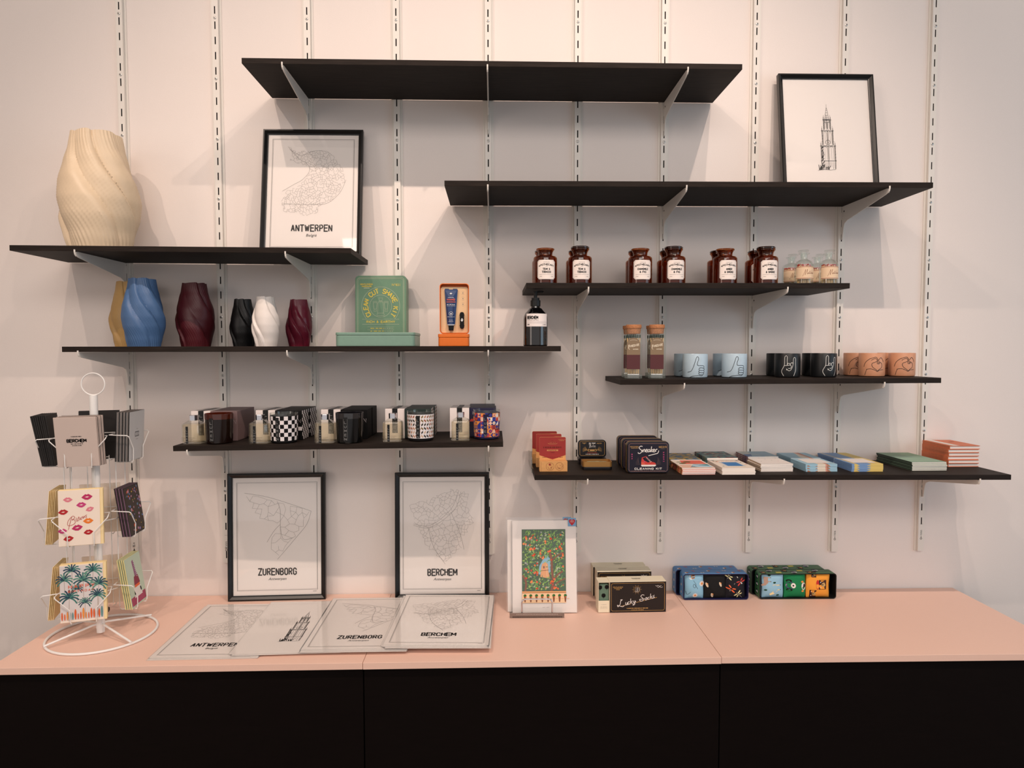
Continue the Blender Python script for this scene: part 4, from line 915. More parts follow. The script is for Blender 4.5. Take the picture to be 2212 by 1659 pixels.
def bike(m, P0):
    P = lambda a, b, k=0: P0(a, b+.0315, k); w, h = .0955, .062
    m.line([(-w/2+.0095,-h/2+.007),(w/2-.0095,-h/2+.007),(w/2-.006,-h/2+.0105),(w/2-.006,h/2-.0105),(w/2-.0095,h/2-.007),(-w/2+.0095,h/2-.007),(-w/2+.006,h/2-.0105),(-w/2+.006,-h/2+.0105)], .0010, GOLD, P, 1, True)
    for i in range(3): m.line([(-.035+i*.003,.0185-i*.0017),(-.019-i*.003,.0185-i*.0017)], .0008, GOLD, P)
    m.caps('ON YOUR', 0, .0170, .0215, .0048, WPR, P, 1, .2, .5); m.caps('N\u00ba'.replace('\u00ba','O')+'291', .0245, .0165, .016, .0042, GOLD, P, 1, .2, .5)
    B = lambda q, ox: [(ox+a*.0042, .0075+b*.0042) for a, b in q]
    scribble(m, P, B([(0,-1),(.5,1.2),(.1,1.2)], -.0095), .0010, WPR); scribble(m, P, B([(-.5,.9),(.9,1.5),(1.2,.9),(.4,.2),(1.2,-.1),(.9,-.9),(-.3,-1.0)], -.0095), .0010, WPR)
    scribble(m, P, B([(0,.3),(-.2,-.8),(.2,-.6)], -.0020), .0009, WPR); scribble(m, P, B([(.4,1.4),(-.1,-.9)], .0018), .0009, WPR); scribble(m, P, B([(.9,.4),(.1,-.2),(.9,-.9)], .0018), .0009, WPR); scribble(m, P, B([(0,-.2),(.6,.1),(.3,.4),(0,-.2),(.3,-.9),(1.1,-.5)], .0075), .0009, WPR)
    m.disc(-.0115, -.0065, .0045, GOLD, P, 1, 14); m.disc(.0115, -.0065, .0045, GOLD, P, 1, 14); m.rect(-.0115, .0115, -.0105, -.0035, GOLD, P, 1); m.disc(-.0105,-.0065,.0022, TINK, P, 2, 10); m.disc(.0105,-.0065,.0022, TINK, P, 2, 10)
    for s in (-1, 1):
        for q in range(6): an = math.radians(-22+q*17); m.line([(s*.017,-.006),(s*(.017+.016*math.cos(an)),-.006+.013*math.sin(an))], .0008, GOLD, P)
    dashes(m, P, 0, -.0155, .034, 9, CORAL, .0014); dashes(m, P, 0, -.0200, .044, 11, WPR, .0020, 2, 3)
t = thing('bike_tool_tin', 'upright black ON YOUR BIKE tin standing on another tin', 'tin', (xb, -.080, z8(xb)+.0210), (-.05,0,0)); tin(t, .0955, .0600, .020, TINK, .012, .4, bike)
xb = atx(1290.5, -.200); t = thing('bike_tool_tin', 'open brass-sided tool tin lying in front of the ON YOUR BIKE tins', 'tin', (xb, -.1545, z8(xb)), (0,0,0))
MB().prism(rrect(-.048, .048, -.060, 0, .010), 0, .0095, TINK, 'z').build('tin_lid', t, bevel=.0015)
m = MB(); outer = rrect(-.0475, .0475, -.0595, -.0005, .010); inner = rrect(-.0460, .0460, -.058, -.002, .0095); n = len(outer)
vs = [(a, b, .0098) for a, b in outer]+[(a, b, .0262) for a, b in outer]+[(a, b, .0262) for a, b in inner]+[(a, b, .0135) for a, b in inner]
fs = [(i, (i+1) % n, n+(i+1) % n, n+i) for i in range(n)]+[(n+i, n+(i+1) % n, 2*n+(i+1) % n, 2*n+i) for i in range(n)]+[(2*n+i, 2*n+(i+1) % n, 3*n+(i+1) % n, 3*n+i) for i in range(n)]+[tuple(range(n))[::-1], tuple(range(3*n, 4*n))]
m.add(vs, fs, TGOLD); m.build('tin_body', t)
o = MB().prism([(-.036,-.040),(-.010,-.050),(.030,-.044),(.036,-.022),(.004,-.014),(-.030,-.020)], .0138, .0225, mat('tool_wrap', (150,140,104), .6, noise=.3, scale=70), 'z').build('wrapped_bike_tool', None, (xb, -.1545, z8(xb)), bevel=.003); tag(o, 'wrapped bike tool inside the open brass-sided tin', 'tool')
SNV = mat('tin_blue_black', (22,18,36), .35); RIMC = mat('tin_rim_mauve', (128,98,92), .45); PINKT = mat('pink_print', (190,70,120), .5); REDS = mat('sneaker_red', (200,62,54), .5)
def sneaker(m, P0):
    P = lambda a, b, k=0: P0(a, b+.0495, k); w, h = .133, .099
    m.flat(rrect(-w/2+.0025, w/2-.0025, -h/2+.0025, h/2-.0025, .008), SNV, P, 0)
    m.line([(-w/2+.010,-h/2+.006),(w/2-.010,-h/2+.006),(w/2-.006,-h/2+.010),(w/2-.006,h/2-.010),(w/2-.010,h/2-.006),(-w/2+.010,h/2-.006),(-w/2+.006,h/2-.010),(-w/2+.006,-h/2+.010)], .0013, RIMC, P, 1, True)
    m.caps('GENTLEMENS', -.0435, .0340, .027, .0030, GOLD, P, 1, .2, .5); m.caps('HARDWARE', -.0435, .0297, .021, .0028, GOLD, P, 1, .2, .5); m.caps('NO319', .0455, .0325, .023, .0062, GOLD, P, 1, .16, .5); dashes(m, P, .0455, .0270, .013, 5, GREYL, .0007)
    B = lambda q, ox, s=.0072: [(ox+a*s, .0205+a*s*.06+b*s) for a, b in q]
    for q, ox in (([(.6,1.9),(-.2,2.1),(-.9,1.4),(-.2,.6),(.3,0),(-.2,-.9),(-1.1,-1.0),(-1.3,-.5)],-.0225),([(-.5,.6),(-.3,-.5),(.1,.5),(.5,.6),(.6,-.4),(.9,-.2)],-.0150),([(0,.1),(.6,.2),(.5,.7),(0,.5),(0,-.3),(.5,-.5),(.9,-.2)],-.0075),([(.9,.5),(.3,.6),(0,0),(.3,-.5),(.8,0),(.9,.5),(.9,-.4),(1.2,-.2)],-.0010),([(.3,1.9),(.1,.6),(0,-.5)],.0085),([(.8,.6),(.1,.1),(.8,-.5)],.0085),([(0,.1),(.6,.2),(.5,.7),(0,.5),(0,-.3),(.5,-.5),(.9,-.2)],.0155),([(0,.6),(.1,-.4)],.0230),([(.1,.2),(.4,.7),(.8,.6)],.0230),([(.9,.1),(.5,-1.0),(-.6,-1.3),(-2.2,-1.6),(-3.6,-1.9)],.0265)): scribble(m, P, B(q, ox), .0021, WPR)
    S = lambda q: [(.002+a*.001, -.026+b*.001) for a, b in q]
    m.flat(S([(-24,3),(22,3),(23,0),(18,-2.5),(-22,-2.5),(-24,0)]), WPR, P, 1); m.flat(S([(-24,3),(-24,12),(-23,20),(-22,26),(-8,30),(-3,22),(6,13),(18,10),(22,7),(22,3)]), REDS, P, 1)
    m.flat(S([(-24,3),(-24,12),(-14,10),(-10,3)]), CORAL, P, 2); m.flat(S([(-20,24),(-9,28),(-5,22),(4,13),(-2,10),(-14,16)]), SNV, P, 2); m.disc(-.012,-.013,.0022, PINKT, P, 3, 8)
    for q in range(5): m.line(S([(-9+q*3.2,24-q*3.2),(-4.5+q*3.2,26-q*3.0)]), .0010, WPR, P, 4)
    for s in (-1, 1):
        for q in range(6): an = math.radians(4+q*13); m.line([(s*(.026+.001*q)+.0,-.022+q*.0022),(s*(.026+.014*math.cos(an)),-.022+q*.0022+.012*math.sin(an))], .0004, RIMC, P)
    for i, ch in enumerate('BOX'): m.caps(ch, -.0510, .010-i*.0068, .0036, .0040, PINKT, P, 1, .2)
    for i, ch in enumerate('FRESH'): m.caps(ch, .0490, .015-i*.0068, .0036, .0040, PINKT, P, 1, .2)
    m.caps('CLEANING KIT', 0, -.0355, .085, .0068, WPR, P, 1, .22, .5); dashes(m, P, 0, -.0425, .104, 24, RIMC, .0018)
xs = atx(1400, -.275, 1000)
def kit(label, x, y, lean):
    t = thing('sneaker_cleaning_tin', label, 'tin', (x, y, z8(x)), (-lean,0,0), 'sneaker cleaning kit tins'); tin(t, .133, .099, .036, TINK, .0125, .45, sneaker, True)
    m = MB(); m.prism(rrect(-.0672, .0672, -.0006, .0996, .013), -.0195, -.0215, TGOLD, 'y'); m.build('brass_rim', t); return t
a = kit('SNEAKER CLEANING KIT tin, front one of three', xs, -.2405, .02)
dup(a, 'SNEAKER CLEANING KIT tin, middle one of three', (xs-.002, -.170, z8(xs))); dup(a, 'SNEAKER CLEANING KIT tin, back one of three', (xs-.003, -.0975, z8(xs)))
# clear acrylic divider at the shelf's left end
m = MB(); AC = glassy('clear_acrylic', (240,242,238), .08, .06, (220,220,210)); m.box(.1215, .1245, -.20, -.02, EYE-.3985, EYE-.352, AC); m.box(.1215, .128, -.20, -.02, EYE-.3872+.0002, EYE-.3842, AC)
m.build('acrylic_divider'); tag(bpy.data.objects['acrylic_divider'], 'small clear acrylic divider clipped on the left end of the lowest right shelf', 'divider')
# ---------------------------------------------------------------- notebooks, one object each
def jit(R, s): return R.uniform(-s, s)
ORD = ['bottom', 'second from the bottom', 'third from the bottom', 'fourth from the bottom', 'fifth from the bottom', 'sixth from the bottom']
def book_stack(name, cat, desc, x, y, n, w, l, th, rz, cov, edge, art=None, spine=None, seed=1, jx=.0012, zf=z8, hard=False):
    """x,y = front left corner; books lie flat with the spine on the left"""
    R = random.Random(seed); c, s = math.cos(rz), math.sin(rz)
    for i in range(n):
        m = MB(); ct = .0016 if hard else .0006
        m.box(0, w, 0, l, 0, ct, cov); m.box(0, w, 0, l, th-ct, th, cov); m.box(0, ct*.8, 0, l, ct, th-ct, spine or cov)
        ox, oy = jit(R, jx), jit(R, jx); a = rz+jit(R, .012)
        o = MB().box(ct*.8, w-(.002 if hard else .0002), .002 if hard else .0002, l-.001, ct, th-ct, edge)
        top_ = i == n-1
        if top_ and art: art(m, top(th), w, l)
        t = m.build(name, None, (x+ox, y+oy, zf(x+w/2)+i*(th+.0001)), (0,0,a)); o.build('pages', t)
        tag(t, '%s %s' % ('top' if top_ else ORD[i], desc), cat, desc.replace('one of ', '').replace('notebook in', 'notebooks in')); 
NBW, NBL = .104, .147
PGW = mat('page_edge_white', (232,224,216), .75)
COVS = {'coral': mat('cover_coral', (224,104,84), .55), 'lemon': pattern('cover_lemons', [(84,112,140),(214,176,64),(60,92,84),(84,112,140),(206,160,60)], 'voronoi', 60, .5, (1,1.6,1)), 'teal': pattern('cover_teal_tiles', [(60,106,110),(120,150,146),(110,44,54),(60,106,110),(150,150,120)], 'voronoi', 75, .5),
        'floral': mat('cover_cream', (236,222,206), .55), 'white': mat('cover_white', (234,226,220), .55), 'bluegrey': pattern('cover_pale_blue', [(150,178,194),(196,200,196),(84,120,168),(150,178,194)], 'voronoi', 30, .5, (1,.4,1)),
        'pinkdots': pattern('spine_pink_dots', [(150,96,96),(196,140,130),(120,70,76)], 'voronoi', 120, .5), 'stripe': pattern('cover_striped', [(156,194,212),(226,214,196),(176,124,96),(156,194,212),(214,150,132)], 'voronoi', 46, .5, (1,.02,1)), 'yelblue': pattern('cover_yellow_blue', [(118,152,196),(224,196,110),(118,152,196),(190,206,196)], 'voronoi', 28, .5, (1,.02,1))}
def art_lands(m, P, w, l):
    m.rect(0, w, 0, l, COVS['floral'], P, 0); m.flat([(.02,l*.48),(w-.006,l*.48),(w-.006,l-.004),(.03,l-.004)], COVS['coral'], P, 1); m.flat([(.03,.012),(w-.004,.012),(w-.004,.062),(.055,.070)], mat('art_sky', (176,206,222), .55), P, 1); m.flat([(.066,.05),(w-.006,.034),(w-.006,.066)], mat('art_teal', (60,134,146), .55), P, 2)
    for cx, cy, r in ((.025,.085,.013),(.045,.11,.014),(.018,.11,.008)): m.disc(cx, cy, r, mat('art_olive', (84,92,44), .6), P, 2, 12, .7, .4)
    m.line([(.045,.11),(.06,.062),(.07,.04)], .0012, mat('art_trunk', (120,84,60), .6), P, 3)
    for q in range(4): m.line([(.004,.012+q*.011),(.052-.004*q,.014+q*.011)], .005, COVS['coral'] if q % 2 else mat('art_orange', (234,160,116), .6), P, 1)
def art_pool(m, P, w, l):
    m.rect(0, w, 0, l, COVS['floral'], P, 0); m.rect(.030, .080, .034, .104, mat('art_pool_blue', (44,120,186), .5), P, 1); m.line([(.026,.030),(.084,.030),(.084,.108),(.026,.108)], .004, mat('art_sky', (176,206,222), .55), P, 1, True)
    R = random.Random(3)
    for q in range(9): a, b = R.choice([R.uniform(.006,.022), R.uniform(.088,.098)]), R.uniform(.01,.137); m.disc(a, b, .0045, [COVS['coral'], mat('art_olive', (84,92,44), .6), mat('art_teal', (60,134,146), .55)][q % 3], P, 2, 9, .6, q)
    for q in range(6): m.line(bez([(.008+.015*q,.12),(.012+.015*q,.13),(.016+.015*q,.122)], 4), .0012, COVS['coral'], P, 2)
def art_dots(m, P, w, l):
    m.rect(.004, w-.003, .004, l-.004, COVS['white'], P, 0)
    for q in range(6): m.disc(.02+.014*q, .05+.02*((q*7) % 4), .0022, [INK, REDS, PAL['b']][q % 3], P, 1, 8, .7)
def art_label(m, P, w, l): m.rect(.016, w-.012, .022, l-.012, COVS['white'], P, 0)
nb = [('front of the landscape-cover pile', .5860, -.2985, 4, 'coral', art_lands, None), ('pile behind the landscape-cover notebooks, lemon pattern', .5865, -.1495, 4, 'lemon', None, None), ('front pool-cover pile', .7110, -.2985, 4, 'floral', art_pool, None), ('teal tile pile behind the pool-cover notebooks', .7100, -.1490, 4, 'teal', None, None)]
book_stack('notebook', 'notebook', 'notebook in the landscape-cover pile', .5860, -.2985, 4, NBW, NBL, .0052, 0, COVS['coral'], PGW, art_lands, pattern('spine_tropical', [(224,120,90),(120,110,60),(230,190,120)], 'voronoi', 90), 1)
book_stack('notebook', 'notebook', 'notebook in the lemon-patterned pile', .5868, -.1495, 4, NBW, NBL-.004, .0058, 0, COVS['lemon'], PGW, None, None, 2)
book_stack('notebook', 'notebook', 'notebook in the pool-cover pile', .7112, -.2985, 4, NBW, NBL, .0052, 0, COVS['floral'], PGW, art_pool, None, 3)
book_stack('notebook', 'notebook', 'notebook in the teal tile-patterned pile', .7095, -.1490, 4, NBW, NBL-.004, .0072, 0, COVS['teal'], PGW, None, None, 4)
book_stack('notebook', 'notebook', 'notebook in the white-cover pile with coloured dots', .8525, -.2455, 4, NBW, .115, .0062, 0, COVS['white'], PGW, art_dots, mat('spine_tan', (196,170,140), .6), 5)
book_stack('notebook', 'notebook', 'notebook in the pile with pink dotted spines', .8530, -.1290, 5, NBW, .115, .0060, 0, COVS['bluegrey'], PGW, None, COVS['pinkdots'], 6)
book_stack('notebook', 'notebook', 'notebook in the front blue-striped pile', .9985, -.2455, 3, NBW-.002, .115, .0080, 0, COVS['stripe'], COVS['stripe'], art_label, None, 7)
book_stack('notebook', 'notebook', 'notebook in the rear pale blue striped pile', .9990, -.1290, 4, NBW-.002, .115, .0064, 0, COVS['stripe'], PGW, None, None, 8)
book_stack('notebook', 'notebook', 'notebook in the front yellow and blue pile', 1.1460, -.2455, 4, NBW-.002, .115, .0062, 0, COVS['yelblue'], COVS['yelblue'], art_label, None, 9)
book_stack('notebook', 'notebook', 'notebook in the rear yellow and blue pile', 1.1465, -.1290, 4, NBW-.002, .115, .0064, 0, COVS['yelblue'], PGW, None, None, 10)
def art_green(m, P, w, l): m.rect(.0, w*.985, .0, l*.6, mat('cover_mint', (140,172,150), .55), P, 0)
book_stack('exercise_book', 'notebook', 'green exercise book in the green pile', 1.3535, -.2290, 6, .115, .205, .0046, 0, mat('cover_sage', (118,148,122), .55), PGW, art_green, mat('spine_black', (26,34,28), .6), 11, .0008)
OC = mat('cover_orange', (210,114,72), .5, noise=.04, scale=90)
def art_or(m, P, w, l): m.rect(.012, .034, 0, l, PGW, P, 0); m.flat([(w*.55,l*.62),(w*.78,l*.70),(w*.80,l*.66),(w*.58,l*.58)], mat('cover_orange_dark', (160,74,48), .5), P, 1)
book_stack('journal', 'notebook', 'orange journal in the orange pile', 1.5215, -.1560, 6, .1040, .150, .0118, .0, OC, PGW, art_or, OC, 12, .0022, hard=True)
# ================================================================ on the counter: print stand, sock boxes, card spinner
ZC = CH+.0006
# ---- fruit tree print, two copies on a small steel stand
LG = [mat('leaf_%d' % i, c, .6) for i, c in enumerate(((58,110,52),(84,146,58),(130,186,76),(44,84,48),(172,206,92)))]
FRU = [mat('fruit_%d' % i, c, .6) for i, c in enumerate(((206,64,44),(232,106,60),(238,140,84)))]; BARK = mat('bark_print', (134,82,58), .6); TERR = mat('terrace_print', (232,168,112), .6); TERRL = mat('terrace_pale', (244,206,164), .6); SKYP = mat('sky_print', (140,190,214), .6); FLW = mat('blossom_print', (226,232,222), .6)
HB = mat('sticker_blue', (120,168,206), .5); HR = mat('sticker_heart_red', (190,26,40), .5)
def fruit_print(label, x, y, lean, rz, full=True):
    w, h = .210, .297; t = thing('art_print', label, 'print', (x, y, ZC+.0024), (-lean, 0, rz), 'fruit tree prints')
    m = MB().box(-w/2, w/2, -.0014, 0, 0, h, PAPER); P0 = front(-.0014); R = random.Random(12); W_, H_ = .098, .161; ox, oy = -.002, .150
    P = lambda a, b, k=0: P0(a*1.47+ox, b*1.47+oy, k)
    if full:
        m.rect(-W_/2, W_/2, -H_/2, H_/2, LG[3], P, 0)
        m.flat([(-.010,.000),(.004,.024),(.018,.022),(.018,-.010),(.004,-.022),(-.012,-.018)], SKYP, P, 1)
        m.flat([(-.008,-.024),(-.006,-.004),(-.004,.004),(.003,.009),(.009,.004),(.010,-.012),(.014,-.028)], TERR, P, 2); m.line([(-.008,-.011),(.011,-.009)], .0012, BARK, P, 3); m.disc(.000,-.003,.002, BARK, P, 3, 8, 1.6); m.line([(.006,.004),(.007,-.024)], .0010, TERRL, P, 3)
        for pts, lw in (([(.013,.030),(.017,.015),(.018,-.010),(.020,-.035),(.016,-.058)],.0050),([(.018,-.036),(.030,-.020),(.042,-.012)],.0040),([(.018,.012),(.030,.022),(.044,.030)],.0028),([(-.047,-.020),(-.040,-.036),(-.042,-.056)],.0042),([(.022,-.045),(.034,-.034),(.048,-.028)],.0030)): m.line(bez(pts, 5), lw, BARK, P, 7)
        n = 0
        while n < 980:
            a, b = R.uniform(-W_/2+.002, W_/2-.002), R.uniform(-.052, H_/2-.002)
            if -.011 < a < .014 and -.026 < b < .018 and R.random() < .93: continue
            n += 1; L = R.uniform(.0024,.0042); th = R.uniform(-.9,.9)+PI/2*R.choice((0,1,.6)); c, d = math.cos(th), math.sin(th); q = L*.34
            if abs(a)+L > W_/2 or b+L > H_/2: continue
            m.flat([(a-c*L,b-d*L),(a-d*q,b+c*q),(a+c*L,b+d*L),(a+d*q,b-c*q)], R.choice(LG), P, 4+n % 3)
        for q in range(62):
            a, b = R.uniform(-.044,.045), R.uniform(-.050,.074)
            if -.012 < a < .015 and -.026 < b < .016: continue
            for e in range(R.choice((1,1,2,3))): m.disc(a+R.uniform(-.003,.003), b+R.uniform(-.003,.003), R.uniform(.0014,.0026), R.choice(FRU), P, 8+e, 9)
        for q in range(46):
            a, b = R.uniform(-.045,.045), R.uniform(-.050,.075)
            for e in range(4): th = e*PI/2+a*90; m.flat([(a,b),(a+.002*math.cos(th+.3),b+.002*math.sin(th+.3)),(a+.002*math.cos(th-.3),b+.002*math.sin(th-.3))], FLW, P, 11)
        m.rect(-W_/2, W_/2, -H_/2+.0215, -.055, TERR, P, 12); m.line([(-W_/2,-.0585),(W_/2,-.0585)], .001, BARK, P, 13); m.rect(-W_/2, W_/2, -H_/2, -H_/2+.0215, TERRL, P, 12)
        for q in range(8):
            a = -W_/2+.0065+q*.0128; m.disc(a, -H_/2+.016, .0034, LG[0], P, 13, 9); m.flat([(a-.0026,-H_/2+.014),(a+.0026,-H_/2+.014),(a+.0012,-H_/2+.002),(a-.0012,-H_/2+.002)], BARK, P, 13); m.disc(a+.001, -H_/2+.013, .0014, FRU[1], P, 14, 6); m.line([(a+.0038,-H_/2+.009),(a+.009,-H_/2+.0095)], .0011, TERR, P, 13)
        m.line([(-.004,-H_/2-.010),(.002,-H_/2-.0095)], .0005, GREYL, P, 1); m.line([(.005,-H_/2-.010),(.011,-H_/2-.0095)], .0005, GREYL, P, 1)
    m.build('print', t)
    MB().box(-w/2-.005, w/2+.004, -.0030, -.0026, -.001, h+.009, FILM).build('clear_sleeve', t)
    m = MB(); P = lambda a, b, k=0: (w/2-.013+a*1.35, -.0035-k*.0002, h-.006+b*1.35); m.rect(-.010,.010,-.010,.010, HB, P, 0)
    m.flat([(0,-.0085),(.0055,-.0025),(.0078,.0020),(.0070,.0055),(.0040,.0070),(.0012,.0060),(0,.0038),(-.0012,.0060),(-.0040,.0070),(-.0070,.0055),(-.0078,.0020),(-.0055,-.0025)], HR, P, 1)
    dashes(m, P, 0, .0025, .010, 7, WPR, .0014); dashes(m, P, 0, -.0005, .008, 8, WPR, .0007); m.build('heart_sticker', t); return t
sx = atx(1187, -.21, 1250)
fruit_print('fruit tree print in a clear sleeve on the steel stand, the front one', atx(1177,-.205,1300), -.2040, math.radians(8), .0)
fruit_print('fruit tree print in a clear sleeve, half hidden behind the front one', atx(1166,-.19,1300), -.1900, math.radians(7.5), .01, False)
t = thing('print_stand', 'small steel print stand with a looped arm on the counter', 'stand', (atx(1160,-.235,1330), -.235, ZC), (0,0,-.015))
BR_ = mat('brushed_steel', (150,140,134), .35, .85, noise=.05, scale=200)
m = MB().box(-.0875, .0875, -.006, .071, 0, .0010, BR_).box(-.0875, .0875, -.006, -.0045, 0, .0165, BR_); P = front(-.006)
for q in range(26): m.rect(-.066+q*.0052, -.0635+q*.0052, .0110, .0122, WPR, P, 1, 1)
for q in range(40): m.rect(-.078+q*.0040, -.0760+q*.0040, .0010, .0055, BLK, P, 1, 1)
m.build('base_tray', t, bevel=.0006)
pts = [(-.0485,.0015,.0)]+[(-.0485,.001,.02),(-.0485,-.0005,.048)]+[(-.0485+.012-.012*math.cos(a),-.001,.048+.012*math.sin(a)) for a in [PI/2*i/6 for i in range(1,7)]]+[(.0365+.012*math.sin(a),-.001,.048+.012*math.cos(a)) for a in [PI/2*i/6 for i in range(0,7)]]+[(.0485,-.0005,.02),(.0485,.0015,0)]
MB().tube([(a, b-.0015, c) for a, b, c in pts], .0026, CHROME, 10).build('looped_arm', t, smooth=True)
MB().tube([(-.024,.068,.0012),(-.024,.0915,.125),(-.018,.0925,.131),(.018,.0925,.131),(.024,.0915,.125),(.024,.068,.0012)], .0022, CHROME, 8).build('back_prop', t, smooth=True)
# ---- lucky sock boxes
BCRM = mat('box_cream', (232,222,196), .6); SAGE = mat('sock_sage', (96,122,104), .85, bump=.3, scale=900)
def lucky(label, x, y, slide):
    t = thing('sock_gift_box', label, 'gift box', (x, y, ZC), (0,0,.018), 'lucky sock boxes'); w, h, d = .1865, .1030, .053
    MB().box(0, w, 0, d, 0, h, BCRM).build('sleeve', t, bevel=.0008)
    m = MB(); P = front(0, w/2, h/2); m.rect(-w/2+.001, w/2, -h/2+.0005, h/2-.0015, mat('box_dark_brown', (26,16,12), .55), P, 0)
    m.line(rrect(-w/2+.006, w/2-.005, -h/2+.006, h/2-.006, .006), .0009, GOLD, P, 1, True)
    m.caps('GENTLEMENS', -.0655, .0335, .032, .0032, GOLD, P, 1, .2, .5); m.caps('HARDWARE', -.0655, .0293, .025, .0032, GOLD, P, 1, .2, .5); m.caps('GOODS', -.0655, .0250, .012, .0024, GOLD, P, 1, .2, .5)
    for q in range(20): th = 2*PI*q/20; m.line([(-.003+.007*math.cos(th), .0245+.007*math.sin(th)),(-.003+(.0125 if q % 2 else .016)*math.cos(th), .0245+(.0125 if q % 2 else .016)*math.sin(th))], .0005, GOLD, P, 1)
    m.line([(-.006,.032),(-.006,.022),(-.009,.018),(-.007,.0155),(-.002,.020),(-.001,.031)], .0007, WPR, P, 2); m.line([(0,.032),(0,.022),(-.003,.017),(0,.0155),(.005,.021),(.005,.031)], .0007, WPR, P, 2)
    def sc(q, ox, s=.0068, oy=-.0125): return [(ox+a*s+.0*b, oy+b*s+ox*.235) for a, b in q]
    L = [([(-.4,2.4),(.6,2.5),(-.2,1.8),(-.5,.2),(-1.4,-.9),(-1.8,-.2),(-.8,-.5),(.8,-.9),(1.6,-.3)],-.055),([(0,.7),(0,-.4),(.5,-.5),(.9,.7),(.9,-.4),(1.2,-.4)],-.040),([(.8,.5),(.4,.7),(0,.1),(.3,-.5),(.9,-.3)],-.0325),([(.2,1.9),(0,-.5)],-.0245),([(1.0,.8),(.1,.05)],-.0245),([(.25,.2),(1.1,-.55)],-.0245),([(.1,.6),(.1,-.2),(.6,-.3),(.9,.7),(.7,-1.2),(-.2,-1.6),(.6,-.6),(1.4,.2)],-.0150),
         ([(1.3,2.2),(.3,2.4),(-.4,1.6),(.6,.7),(.7,-.4),(-.5,-.6),(-1.0,.1),(.2,.3),(1.4,.4)],.0125),([(.6,.6),(0,0),(.5,-.6),(1.0,0),(.6,.6),(1.2,.5)],.0235),([(.8,.6),(.1,.1),(.1,-.5),(.9,-.4)],.0325),([(.2,1.9),(0,-.5)],.0410),([(1.0,.8),(.1,.05)],.0410),([(.25,.2),(1.1,-.55)],.0410),([(.6,.9),(.1,.3),(.6,-.2),(.1,-.6),(-.3,-.2)],.0505)]
    for q, ox in L: scribble(m, P, sc(q, ox), .0017, WPR)
    m.line([(-.055,-.030),(-.022,-.0225)], .0013, GOLD, P, 1); m.line([(-.005,-.0185),(.063,-.0025)], .0013, GOLD, P, 1)
    dashes(m, P, 0, -.0375, .072, 18, GOLD, .0028); dashes(m, P, 0, -.0430, .044, 12, GOLD, .0018)
    for q in range(2): scribble(m, P, [(.058+q*.006,.0375-q*.0045),(.062+q*.006,.035-q*.0045),(.066+q*.006,.0375-q*.0045),(.070+q*.006,.035-q*.0045),(.078+q*.004,.0365-q*.0045)], .0009, WPR)
    P = top(h, w/2, d/2)
    m.caps('GENTLEMENS', 0, .004, .030, .0042, INK, P, 1, .18, .5); m.caps('HARDWARE', 0, -.002, .024, .0042, INK, P, 1, .18, .5); m.build('print', t)
    if slide:
        s = .036; m = MB(); w2 = .05
        m.box(-s, w2, .0015, d-.0015, .0012, .0022, BCRM).box(-s, w2, .0015, d-.0015, h-.0030, h-.0020, BCRM).box(-s, w2, d-.0025, d-.0015, .0022, h-.003, BCRM).box(-s, -s+.001, .0015, d-.0025, .0022, h-.003, BCRM).box(-s+.001, -.0005, .0015, .0025, .0022, .040, BCRM)
        P = front(.0015, -.018, 0); dashes(m, P, 0, .0275, .016, 5, GREYL, .0007); dashes(m, P, 0, .0195, .022, 7, GREYL, .0007, 2, 2); dashes(m, P, 0, .0155, .022, 7, GREYL, .0007, 2, 3)
        m.build('inner_tray', t)
        m = MB().prism(rrect(-s+.0025, -.0012, .0030, h-.010, .007), .006, .046, SAGE, 'y'); P = front(.006)
        def clover(a, b):
            for e in range(4):
                for e2 in (-.35,.35): th = e*PI/2+PI/4+e2; m.disc(a+.0045*math.cos(th), b+.0045*math.sin(th), .0028, BLK, P, 1, 9)
            m.disc(a, b, .0022, BLK, P, 1, 8); m.line([(a,b),(a,b-.0105)], .0012, BLK, P, 1)
        clover(-.0185,.056); clover(-.0080,.084); clover(-.030,.083)
        o = m.build('rolled_sock', None, (x, y, ZC), (0,0,.018), bevel=.002); tag(o, 'sage sock with black clovers showing in the open lucky sock box', 'sock')
    return t
lucky('LUCKY SOCKS box, front one with its tray pulled out', .3765, -.2055, True)
lucky('LUCKY SOCKS box, middle one directly behind the open box', .3515, -.1020, False)
lucky('LUCKY SOCKS box, rearmost by the wall', .3450, -.0475, False)
# ---- patterned sock boxes
def bee(m, P, a, b, s=1., rot=0.):
    m.disc(a-.004*s, b-.001*s, .0040*s, WPR, P, 1, 12, 1.4); m.disc(a+.001*s, b+.001*s, .0042*s, PAL['o'], P, 2, 14, 1.3)
    for q in (-1, 1): m.line([(a-.0026*s, b+q*.0022*s-.0006),(a+.0046*s, b+q*.0022*s+.0012)], .0014*s, INK, P, 3)
def dragonfly(m, P, a, b, c, body, rot=0., s=1.):
    cs, sn = math.cos(rot), math.sin(rot); Q = lambda x, y: (a+(x*cs-y*sn)*s, b+(x*sn+y*cs)*s)
    for sg in (-1, 1):
        for an, L in ((12, .0125), (-22, .0105)):
            th = math.radians(an); cx, cy = Q(sg*(.0012+L*.5*math.cos(th)), .002+L*.5*math.sin(th)+(-.003 if an < 0 else .001)); m.disc(cx, cy, L*.5*s, c, P, 2, 12, .32, rot+sg*th)
    m.line([Q(0,.006), Q(0,-.017)], .0016*s, body, P, 3); m.disc(*Q(0,.0072), .0018*s, body, P, 3, 8)
def flower(m, P, a, b, s=1.):
    for e in range(8): m.disc(a+.0042*s*math.cos(e*PI/4), b+.0042*s*math.sin(e*PI/4), .0024*s, WPR, P, 1, 8)
    m.disc(a, b, .0028*s, PAL['o'], P, 2, 10)
